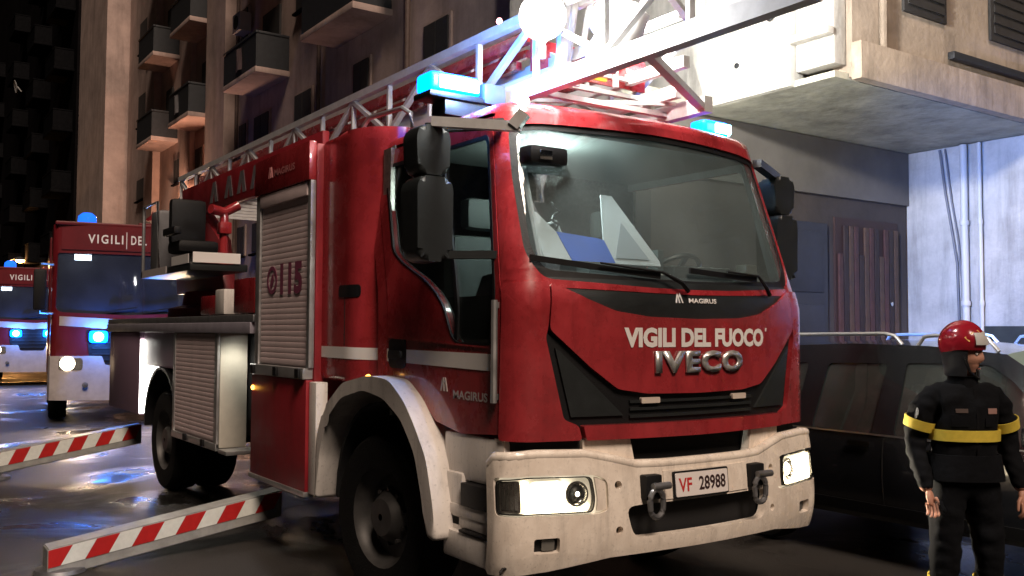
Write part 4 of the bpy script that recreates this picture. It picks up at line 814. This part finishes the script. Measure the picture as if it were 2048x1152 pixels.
# head: a shaped surface carried on the neck (half-metre grid in the head's own frame)
def head_pt(th, ph):
    # th 0 top..pi bottom, ph around, ph=-pi/2 is the face
    x, y, z = sin(th)*cos(ph), sin(th)*sin(ph), cos(th)
    rx, ry, rz = .076, .098, .118
    X, Y, Z = x*rx, y*ry, z*rz
    f = max(0, -y)
    if Z < -.03: k = 1-.38*min(1, (-Z-.03)/.09); X *= k; Y = Y*(.90 if Y < 0 else .70)
    def bumpf(cx, cz, sx, sz): return math.exp(-((X-cx)/sx)**2-((Z-cz)/sz)**2)*f
    Y -=   .019*bumpf(0, -.018, .012, .022) + .012*bumpf(0, .012, .010, .02) + .010*bumpf(0, -.058, .024, .008) + .012*bumpf(0, -.092, .025, .016) + .008*bumpf(0, .035, .05, .010)
    Y += .014*(bumpf(-.031, .012, .014, .010)+bumpf(.031, .012, .014, .010)) + .006*bumpf(0, -.074, .02, .006)
    return X, Y, Z
rows = []
for i in range(1, 28):
    rows.append([bmP.verts.new(hr(*head_pt(pi*i/28, 2*pi*k/40), (0, -.015))) for k in range(40)])
for r_ in rows:
    for v in r_: v.co.z += 1.505
tp = bmP.verts.new(hr(0, 0, 1.505+.118, (0, -.015))); bt = bmP.verts.new(hr(0, 0, 1.505-.118, (0, -.015)))
for A, B in zip(rows, rows[1:]):
    for k in range(40): bmP.faces.new((A[k], B[k], B[(k+1) % 40], A[(k+1) % 40]))
for k in range(40): bmP.faces.new((tp, rows[0][k], rows[0][(k+1) % 40])); bmP.faces.new((bt, rows[-1][(k+1) % 40], rows[-1][k]))
# hands with five fingers
def hand(w, d, s, curl):
    """w wrist, d direction of the hand, s side of the thumb (unit vector)"""
    w, d, s = Vector(w), Vector(d).normalized(), Vector(s).normalized(); n_ = d.cross(s).normalized(); parts = []
    parts.append(skin_mesh([w-d*.02, w+d*.03, w+d*.075], [(0, 1), (1, 2)], [(.026, .022), (.036, .018), (.038, .015)], 2))
    for k, (o, L_) in enumerate(((.030, .068), (.010, .078), (-.010, .073), (-.029, .058))):
        b = w+d*.072+s*o; p1 = b+d*L_*.45+n_*curl*.10*L_; p2 = p1+d*L_*.30*(1-curl*.35)+n_*curl*.35*L_; p3 = p2+d*L_*.25*(1-curl*.8)+n_*curl*.35*L_
        parts.append(skin_mesh([b-d*.02, p1, p2, p3], [(0, 1), (1, 2), (2, 3)], [.0095, .0092, .0085, .007], 2))
    b = w+d*.025+s*.024; parts.append(skin_mesh([b, b+s*.025+d*.025+n_*.008, b+s*.033+d*.055+n_*.014, b+s*.034+d*.075+n_*.02], [(0, 1), (1, 2), (2, 3)], [.013, .0115, .010, .008], 2))
    for q in parts: bmP.from_mesh(q); bpy.data.meshes.remove(q)
hand(V[10], Vector((.15, -.20, -.85)), Vector((.75, -.6, .1)), .9)
hand(V[15], Vector((.06, -.25, -.85)), Vector((-.8, -.55, .1)), .7)
from mathutils import noise as mn
bmP.normal_update()
for v in bmP.verts:
    c = v.co
    if c.z < 1.33 and c.z > .12 and not (c.z < .80 and abs(c.x) > .20):
        a = mn.noise(Vector((c.x*9, c.y*9, c.z*16+3)))*.014 + mn.noise(Vector((c.x*22, c.y*22, c.z*26)))*.007
        if abs(c.x) > .19 or c.z < .75: a += .0028*sin(c.z*95+c.x*30+4*mn.noise(c*7))
        v.co = c+v.normal*a
for f in bmP.faces:
    c = f.calc_center_median()
    f.material_index = 1 if (c.z > 1.395 or (c.z < .79 and abs(c.x) > .215 and c.z > .55)) else (2 if c.z < .13 else 0)
body_p = obj('body', bmP, CLOTH, P, smooth=70, ms=[CLOTH, SKINM, BOOT])
for s in (-1, 1):
    bm = bmesh.new(); bmesh.ops.create_uvsphere(bm, u_segments=12, v_segments=8, radius=.011); o = obj('eye', bm, mat('eye_white', (.6, .57, .54), .2), P); o.location = hr(s*.031, -.083, 1.517, (0, -.015))
    bm = bmesh.new(); bmesh.ops.create_uvsphere(bm, u_segments=10, v_segments=6, radius=.0052); o2 = obj('iris', bm, mat('iris_dark', (.02, .012, .01), .2), P); o2.location = hr(s*.031, -.092, 1.517, (0, -.015))
    bm = bmesh.new(); tube(bm, [hr(s*.012, -.100, 1.535, (0, -.015)), hr(s*.030, -.098, 1.541, (0, -.015)), hr(s*.048, -.086, 1.534, (0, -.015))], .005, 6); obj('eyebrow', bm, mat('dark_hair', (.012, .01, .009), .7), P)
bm = bmesh.new(); tube(bm, [hr(-.020, -.086, 1.437, (0, -.015)), hr(0, -.092, 1.435, (0, -.015)), hr(.020, -.086, 1.437, (0, -.015))], .004, 6); obj('lips', bm, mat('lip', (.30, .11, .09), .5), P)
# jacket hem, collar, bands
def ring_on(center, axis, n=40, off=.012, far=.35):
    c = Vector(center); a, b = frame(axis); out = []
    for k in range(n):
        d = a*cos(2*pi*k/n)+b*sin(2*pi*k/n); h = BV.ray_cast(c, d, far)
        r_ = h[3] if h[0] is not None else .1; out.append((c, d, r_+off))
    rs = [o[2] for o in out]
    rs = [min(rs[i], (rs[i-2]+rs[(i+2) % n])/2*1.12) for i in range(n)]
    return [o[0]+o[1]*r_ for o, r_ in zip(out, rs)]
def band(name, c0, c1, m, off=.012, flare=0, n=40):
    ax = Vector(c1)-Vector(c0); A = ring_on(c0, ax, n, off+flare); B = ring_on(c1, ax, n, off); bm = bmesh.new()
    a = [bm.verts.new(q) for q in A]; b = [bm.verts.new(q) for q in B]
    a2 = [bm.verts.new(Vector(c0)+(q-Vector(c0))*.93) for q in A]; b2 = [bm.verts.new(Vector(c1)+(q-Vector(c1))*.93) for q in B]
    for k in range(n):
        j = (k+1) % n
        bm.faces.new((a[k], a[j], b[j], b[k])); bm.faces.new((a[k], a2[k], a2[j], a[j])); bm.faces.new((b[k], b[j], b2[j], b2[k])); bm.faces.new((a2[k], b2[k], b2[j], a2[j]))
    return obj(name, bm, m, P)
band('chest_band', (0, .0, 1.045), (0, .0, 1.105), YEL, .022)
band('jacket_hem', (0, .01, .83), (0, .01, .97), CLOTH, .024, flare=.012)
bm = bmesh.new(); lathe(bm, [(.098, 1.305), (.088, 1.345), (.084, 1.392), (.074, 1.396), (.072, 1.34)], 28, Matrix.Translation((0, .004, 0)), cap=False); obj('collar', bm, CLOTH, P)
for i, j in ((7, 8), (12, 13)):
    a, b = Vector(V[i]), Vector(V[j]); band('sleeve_band', a+(b-a)*.62, a+(b-a)*.38, YEL, .020, n=24)
for i, j in ((17, 18), (21, 22)):
    a, b = Vector(V[i]), Vector(V[j]); band('trouser_band', a+(b-a)*.62, a+(b-a)*.48, YEL, .014, n=24)
def chest_pt(x, z, o=.006):
    h = BV.ray_cast(Vector((x, -.5, z)), Vector((0, 1, 0)), 1); return (h[0] if h[0] is not None else Vector((x, -.15, z)))+Vector((0, -o, 0))
def patch_on(name, x0, x1, z0, z1, m):
    bm = bmesh.new(); g = [[bm.verts.new(chest_pt(x0+(x1-x0)*i/4, z0+(z1-z0)*j/3)) for i in range(5)] for j in range(4)]
    for j in range(3):
        for i in range(4): bm.faces.new((g[j][i], g[j][i+1], g[j+1][i+1], g[j+1][i]))
    r = bmesh.ops.extrude_face_region(bm, geom=bm.faces[:]); [setattr(v, 'co', v.co+Vector((0, .004, 0))) for v in r['geom'] if isinstance(v, bmesh.types.BMVert)]
    return obj(name, bm, m, P)
patch_on('name_patch', -.10, -.03, 1.20, 1.222, mat('brown_patch', (.05, .03, .024), .7)); patch_on('chest_patch', .09, .145, 1.195, 1.225, mat('pale_patch', (.25, .14, .12), .7))
patch_on('chest_pocket', -.13, -.03, 1.125, 1.19, CLOTH); patch_on('chest_pocket', .07, .15, 1.125, 1.18, CLOTH); patch_on('jacket_zip', .018, .034, .90, 1.33, mat('zip_dark', (.003, .003, .004), .8, spec=.1))
bm = bmesh.new(); h = BV.ray_cast(Vector((-.6, -.02, 1.19)), Vector((1, 0, 0)), 1); lathe(bm, [(.032, 0), (.032, .004), (.026, .006)], 18, Matrix.Translation(h[0]) @ Matrix.Rotation(radians(-80), 4, 'Y')); obj('shoulder_badge', bm, mat('badge_grey', (.13, .14, .15), .6, noise=.6, nscale=60), P)
# helmet
HR = mat('helmet_red', (.40, .015, .03), .22, coat=.6); HY = mat('helmet_yellow', (.75, .35, .03), .3)
def helm(th, ph, k=1.0):
    x, y, z = sin(th)*cos(ph), sin(th)*sin(ph), cos(th)
    Y = y*(.142 if y > 0 else .130); X = x*.112; Z = z*.118
    if abs(X) < .03 and Z > 0: Z += .010*(1-abs(X)/.03)
    q = hr(X*k, Y*k, 1.575+Z*k, (0, -.008)); return Vector(q)
bm = bmesh.new(); rows = []
for i in range(1, 17):
    rows.append([bm.verts.new(helm((pi*.60 if 1 else 0)*i/16*(1+.10*max(0, sin(2*pi*k/40))), 2*pi*k/40)) for k in range(40)])
tp = bm.verts.new(helm(0, 0))
for A, B in zip(rows, rows[1:]):
    for k in range(40): bm.faces.new((A[k], B[k], B[(k+1) % 40], A[(k+1) % 40]))
for k in range(40): bm.faces.new((tp, rows[0][k], rows[0][(k+1) % 40]))
bmesh.ops.solidify(bm, geom=bm.faces[:], thickness=.006)
hel = obj('helmet', bm, HR, P)
for s in (-1, 1):
    bm = bmesh.new(); pts = [(.9, -1.2), (1.05, -.75), (1.3, -.35), (1.5, -.55), (1.35, -.95), (1.2, -1.35)]
    vs = [bm.verts.new(helm(t, (a if s > 0 else -pi-a), 1.015)) for t, a in pts]; bm.faces.new(vs); bmesh.ops.solidify(bm, geom=bm.faces[:], thickness=.004); obj('side_emblem', bm, HY, hel)
bm = bmesh.new(); rows = []
for i in range(5):
    rows.append([bm.verts.new(helm(pi*(.34+.045*i), -pi/2+(-.75+1.5*k/14), 1.03+.018*i)) for k in range(15)])
for A, B in zip(rows, rows[1:]):
    for k in range(14): bm.faces.new((A[k], B[k], B[k+1], A[k+1]))
bmesh.ops.solidify(bm, geom=bm.faces[:], thickness=.005); obj('visor', bm, mat('white_visor', (.72, .72, .70), .3), hel)
bm = bmesh.new(); rows = []
for i in range(6):
    rows.append([bm.verts.new(Vector(hr(.103*cos(a)*(1-.02*i), .125*sin(a)*(1-.04*i)+.005, 1.545-.03*i, (0, -.008)))) for a in [-.55+(pi+1.1)*k/20 for k in range(21)]])
for A, B in zip(rows, rows[1:]):
    for k in range(20): bm.faces.new((A[k], B[k], B[k+1], A[k+1]))
bmesh.ops.solidify(bm, geom=bm.faces[:], thickness=.006); obj('neck_guard', bm, mat('neck_guard_cloth', (.012, .012, .016), .8), hel)
bm = bmesh.new(); tube(bm, [hr(-.088, -.04, 1.50, (0, -.012)), hr(-.07, -.06, 1.42, (0, -.012)), hr(0, -.085, 1.382, (0, -.012)), hr(.07, -.06, 1.42, (0, -.012)), hr(.088, -.04, 1.50, (0, -.012))], .008, 6); obj('chin_strap', bm, BLACK, hel)

# ================================================================== BUILDINGS
PL = mat('brown_plaster', (.46, .34, .30), .9, noise=.34, nscale=.8, bump=.3, bscale=12, streak=.35, sscale=1.6)
PLD = mat('dimmed_plaster', (.010, .009, .010), .95, spec=0, noise=.3, nscale=.5, bump=.3, bscale=12)  # colour darkened to make the far block look unlit; plinth and sills share it
RAIL = mat('balcony_metal', (.02, .022, .026), .6, noise=.3, nscale=8); GLD = mat('dark_window', (.012, .013, .018), .15); SHT = mat('shutter_wood', (.03, .028, .028), .7, noise=.3, nscale=12)
def balcony(par, xo, xw, y0, y1, z, rail=1.0, m=None):
    RL = RAIL if m is None else m
    b = mbox('balcony', m or PL, par, xo, xw+.02, y0, y1, z, z+.16, bev=.015)
    bm = bmesh.new(); box(bm, xo+.02, xo+.05, y0+.03, y1-.03, z+.17, z+.17+rail*.92); box(bm, xo+.05, xw, y0+.02, y0+.05, z+.17, z+.17+rail*.92); box(bm, xo+.05, xw, y1-.05, y1-.02, z+.17, z+.17+rail*.92); obj('railing', bm, RL, b)
    bm = bmesh.new(); box(bm, xo, xo+.08, y0, y1, z+.17+rail*.93, z+.17+rail, bev=.01); box(bm, xo+.081, xw, y0, y0+.07, z+.17+rail*.93, z+.17+rail, bev=.01); obj('handrail', bm, RL, b)
    return b
def window(par, X, y0, y1, z0, z1, shut=True):
    w = mbox('window', PL if shut else PLK, par, X-.05, X+.02, y0-.07, y1+.07, z0-.07, z1+.07)
    mbox('pane', GLD, w, X-.058, X-.052, y0, y1, z0, z1); mbox('sill', PLD, w, X-.16, X-.05, y0-.1, y1+.1, z0-.13, z0-.07)
    if shut:
        mbox('shutter', SHT, w, X-.085, X-.06, y0, (y0+y1)/2-.015, z0, z1); mbox('shutter', SHT, w, X-.085, X-.06, (y0+y1)/2+.015, y1, z0, z1)
    return w
A_ = thing('apartment_building', 'tall brown apartment block with stacked balconies behind the ladder truck', 'building', (0, 0, 0))
mbox('wall', PL, A_, 6.0, 20, 8.0, 41.5, 0, 25); mbox('end_tower', PL, A_, 5.0, 20, 41.52, 48, 0, 25)
mbox('pilaster', PL, A_, 5.55, 5.99, 26.0, 28.0, 0, 25); mbox('pilaster', PL, A_, 5.70, 5.99, 35.6, 37.0, 0, 25); mbox('pilaster', PL, A_, 5.8, 5.99, 30.7, 32.0, 0, 25)
mbox('plinth', PLD, A_, 5.86, 5.99, 8.05, 41.5, 0, 1.2)
for z in (5.55, 8.8, 12.05, 15.3, 18.55):
    for y0, y1 in ((15.2, 18.25), (21.5, 24.4), (28.1, 30.6), (33.0, 35.4)):
        if z < 6: continue
        balcony(A_, 5.0, 5.98, y0, y1, z)
        dn = mbox('balcony_door', SHT, A_, 5.93, 5.995, y0+.7, y1-.8, z+.17, z+2.3)
    for (y0, y1) in ((12.6, 13.6), (16.3, 17.1), (19.8, 20.9), (23.0, 24.2), (25.0, 25.6), (29.6, 30.4), (32.5, 33.2), (37.9, 39.2)):
        zz = z-1.55; 
        if z > 9 and y0 in (16.3, 23.0, 29.6, 32.5): continue
        window(A_, 6.0, y0, y1, zz, zz+.85 if z < 9 else zz+1.3)
for y, z, col, lb in ((29.2, 9.75, (.45, .44, .46), 'pale grey garment hung over a balcony rail near the orange wall lamp'), (22.6, 9.75, (.28, .20, .20), 'dull red garment hung over a balcony rail above the ladder truck')):
    bm = bmesh.new(); g = [[bm.verts.new((4.96+.03*sin(k*1.7+j*.5), y+.13*k, z-.16*j)) for k in range(5)] for j in range(5)]
    for a in range(4):
        for b in range(4): bm.faces.new((g[a][b], g[a][b+1], g[a+1][b+1], g[a+1][b]))
    bmesh.ops.solidify(bm, geom=bm.faces[:], thickness=.01); tag(obj('hanging_laundry', bm, mat('laundry_%d' % int(y*10), col, .9)), lb, 'laundry', 'laundry on the balconies')
for y in (14.3, 19.2, 25.8, 31.9, 37.3):
    bm = bmesh.new(); tube(bm, [(5.90, y, 0), (5.90, y, 25)], .06, 8); obj('downpipe', bm, mat('pipe_brown', (.13, .085, .07), .7, noise=.3), A_)
for y, z in ((20.9, 6.0), (31.2, 9.2), (36.6, 12.6), (14.0, 9.3)):
    a_ = mbox('air_conditioner', mat('aircon_white', (.32, .31, .30), .5), A_, 5.60, 5.93, y, y+.75, z, z+.55, bev=.03)
    bm = bmesh.new(); lathe(bm, [(.20, 0), (.20, .01), (.05, .012)], 18, Matrix.Translation((5.60, y+.37, z+.27)) @ Matrix.Rotation(radians(-90), 4, 'Y')); obj('fan_grille', bm, BLACK, a_)
ac = mbox('air_conditioner', mat('aircon_white', (.32, .31, .30), .5), A_, 5.55, 5.93, 24.6, 25.3, 10.9, 11.5, bev=.03); bm = bmesh.new(); lathe(bm, [(.22, 0), (.22, .01), (.05, .012)], 18, Matrix.Translation((5.55, 24.95, 11.2)) @ Matrix.Rotation(radians(-90), 4, 'Y')); obj('fan_grille', bm, BLACK, ac)
# the next block farther along, its lack of light put into near-black colours
Cb = thing('dark_apartment_building', 'unlit apartment block with faint balconies at the far left', 'building')
mbox('wall', PLD, Cb, 5.2, 22, 50, 120, 0, 30); PLK = mat('dimmed_concrete', (.008, .008, .009), .95, spec=0, noise=.3)
for z in (5.6, 8.9, 12.2, 15.5, 18.8, 22.1):
    for y0 in (50.8, 58.5, 68, 82): balcony(Cb, 4.2, 5.18, y0, y0+3.2, z, m=PLK); window(Cb, 5.2, y0+4.0, y0+5.0, z+.6, z+2.0, False)
bm = bmesh.new(); lathe(bm, [(.02, 0), (.25, .03), (.42, .11), (.41, .12), (.24, .045), (.02, .015)], 20, Matrix.Translation((4.0, 64, 17.3)) @ Matrix.Rotation(radians(-100), 4, 'Y')); tube(bm, [(4.0, 64, 17.3), (4.25, 64, 17.0)], .03, 6); obj('satellite_dish', bm, mat('dish_grey', (.5, .5, .5), .4), Cb)
# right-hand building: recessed wall under an overhanging floor
Bn = thing('portico_building', 'building with an overhanging upper floor above the parked car on the right', 'building')
STU = mat('pale_stucco', (.52, .50, .47), .85, noise=.28, nscale=2.2, bump=.5, bscale=14, streak=.35, sscale=4); CEIL = mat('grey_ceiling_plaster', (.44, .43, .36), .9, noise=.40, nscale=2.0, bump=.6, bscale=9, streak=.3, sscale=3); BRN = mat('brown_rendered_wall', (.07, .055, .048), .85, noise=.3, nscale=1.5, bump=.3, bscale=15)
mbox('side_wall', STU, Bn, 7.56, 14, -30, 3.44, .13, 3.99)
mbox('dark_base', mat('dark_dado', (.035, .04, .035), .6, noise=.4, nscale=4), Bn, 7.50, 7.559, -30, 2.45, .131, 1.72)
mbox('back_wall', BRN, Bn, 3.0, 7.56, 3.45, 7.98, 0, 3.99); mbox('upper_wall', STU, Bn, 4.3, 14, 3.46, 7.98, 4.0, 16)
TAN = mat('tan_render', (.36, .29, .23), .85, noise=.3, nscale=2, bump=.5, bscale=12, streak=.4, sscale=4)
mbox('overhang', CEIL, Bn, 3.60, 14, 1.62, 3.455, 4.0, 4.06); mbox('overhang_rib', CEIL, Bn, 2.6, 3.59, 3.20, 3.455, 4.0, 4.12, bev=.01)
mbox('street_face', STU, Bn, 3.54, 3.74, 2.08, 3.44, 4.003, 12, bev=.012); mbox('street_face_step', STU, Bn, 3.62, 3.8, 1.64, 2.075, 4.14, 12, bev=.012)
mbox('upper_front_wall', TAN, Bn, 3.81, 14, 1.58, 1.80, 4.02, 12, bev=.01); mbox('edge_beam', TAN, Bn, 3.78, 14, 1.46, 1.575, 3.985, 4.34, bev=.012)
mbox('string_course', STU, Bn, 3.50, 3.60, 1.62, 2.07, 4.40, 4.47, bev=.01)
bm = bmesh.new(); box(bm, 3.55, 3.72, 3.445, 3.47, 4.0, 12, bev=.006); obj('corner_bead', bm, STU, Bn)
for y, z in ((2.30, 4.75), (2.02, 4.9)):
    bm = bmesh.new(); tube(bm, [(3.50, y+.10*cos(a)*(1-a/9), z+.12*sin(a)*(1-a/9)) for a in [k*.45 for k in range(15)]], .012, 6); obj('iron_scroll', bm, RAIL, Bn)
for x in (4.6, 6.2): 
    w_ = mbox('upper_shutter', SHT, Bn, x, x+.75, 1.545, 1.578, 4.8, 6.8, bev=.01)
    for k in range(16): mbox('shutter_slat', SHT, w_, x+.06, x+.69, 1.53, 1.544, 4.88+k*.115, 4.96+k*.115)
bm = bmesh.new(); tube(bm, [(4.25, 1.55, 4.05), (4.25, 1.53, 6), (4.25, 1.53, 11)], .035, 8); obj('downpipe', bm, TAN, Bn)
bm = bmesh.new(); lathe(bm, [(.03, 0), (.03, .01), (.01, .014)], 10, Matrix.Translation((3.54, 2.75, 4.35)) @ Matrix.Rotation(radians(-90), 4, 'Y')); obj('wall_anchor', bm, RAIL, Bn)
mbox('lintel_band', mat('grey_render', (.15, .135, .12), .9, noise=.2, nscale=2), Bn, 3.0, 7.55, 3.40, 3.449, 3.30, 3.99)
mbox('cable_tray', RAIL, Bn, 5.4, 8.5, 1.50, 1.575, 4.45, 4.53, bev=.01)
# gate of upright planks in the dark wall
gate = mbox('gate', mat('gate_dark', (.045, .022, .018), .6), Bn, 6.02, 7.3, 3.42, 3.449, .13, 3.05)
for k in range(12):
    xk = 6.06+k*.104; mm = mat('gate_plank_%d' % (k % 3), ((.075, .030, .025), (.030, .016, .014), (.085, .045, .028))[k % 3], .55, noise=.3, nscale=8)
    mbox('plank', mm, gate, xk, xk+.078, 3.39, 3.418, .5, 2.95 if k % 4 else 2.6, bev=.004)
bm = bmesh.new(); lathe(bm, [(.03, 0), (.03, .02), (.01, .03)], 12, Matrix.Translation((7.12, 3.40, 2.0)) @ Matrix.Rotation(radians(90), 4, 'X')); obj('gate_knob', bm, CHROME, gate)
sd2 = mbox('steel_door', mat('blue_grey_door', (.030, .030, .038), .5, noise=.25, nscale=5), Bn, 4.7, 5.85, 3.40, 3.449, .13, 2.95, bev=.01)
for k in range(3): mbox('door_panel', mat('blue_grey_door', (.1, .1, .1)), sd2, 4.80, 5.75, 3.385, 3.399, .35+k*.88, 1.08+k*.88, bev=.008)
# drainpipes, cables on the pale wall
for y, r, m in ((2.62, .045, mat('pipe_grey', (.55, .55, .55), .5)), (2.42, .025, MAT['pipe_grey'] if 'pipe_grey' in MAT else ALU)):
    bm = bmesh.new(); tube(bm, [(7.50, y, .14), (7.50, y, 3.98)], r, 10)
    for z in (1.0, 2.0, 3.0): lathe(bm, [(r*1.3, z-.03), (r*1.35, z), (r*1.3, z+.03)], 10, Matrix.Translation((7.50, y, 0)))
    obj('drainpipe', bm, m, Bn)
bm = bmesh.new(); tube(bm, [(7.53, 2.95, 3.97), (7.53, 2.88, 3.4), (7.53, 2.80, 2.9), (7.53, 2.74, 2.5), (7.53, 2.72, 1.4), (7.53, 2.74, .2)], .016, 6); tube(bm, [(7.53, 2.88, 3.97), (7.53, 2.80, 3.3), (7.53, 2.72, 2.8), (7.53, 2.68, 2.2), (7.53, 2.68, .2)], .012, 6); obj('wall_cable', bm, mat('cable_grey', (.16, .16, .18), .6), Bn)

# ================================================================== STREET LAMP far left
L_ = thing('street_lamp', 'street lamp with orange glow above the distant fire engine', 'street lamp', (3.27, 60, 0))
bm = bmesh.new(); lathe(bm, [(.14, 0), (.14, .9), (.07, 1.0), (.05, 5.45)], 14); tube(bm, [(0, 0, 5.4), (.15, 0, 5.75), (.6, 0, 5.95)], .04, 8); obj('lamp_post', bm, RAIL, L_)
bm = bmesh.new(); lathe(bm, [(.30, 0), (.22, .12), (.05, .2)], 18, Matrix.Translation((.7, 0, 5.80))); obj('lamp_shade', bm, RAIL, L_)
bm = bmesh.new(); lathe(bm, [(.26, .0), (.20, -.12), (.03, -.18)], 18, Matrix.Translation((.7, 0, 5.795))); obj('lamp_glass', bm, glow('sodium_glow', (1, .42, .06), 20), L_)
light('sodium_light', 'POINT', (.7, -.3, 5.55), 260, (1, .45, .14), L_, size=.2)
# wall lamp on the apartment block, seen just above the operator's seat
W_ = thing('wall_lamp', 'orange wall lamp on the apartment block above the ladder operator seat', 'wall lamp', (5.99, 30.3, 6.1))
bm = bmesh.new(); tube(bm, [(0, 0, -.2), (-.2, 0, .15), (-.45, 0, .2)], .03, 8); box(bm, -.03, .0, -.12, .12, -.35, .0, bev=.01); obj('lamp_arm', bm, RAIL, W_)
bm = bmesh.new(); lathe(bm, [(.22, .1), (.14, .22), (.04, .28)], 16, Matrix.Translation((-.5, 0, -.02))); obj('lamp_shade', bm, RAIL, W_)
bm = bmesh.new(); lathe(bm, [(.17, .09), (.15, -.03), (.03, -.1)], 16, Matrix.Translation((-.5, 0, -.02))); obj('lamp_glass', bm, MAT['sodium_glow'], W_)
light('sodium_light', 'POINT', (-.6, 0, -.25), 260, (1, .55, .36), W_, size=.15)
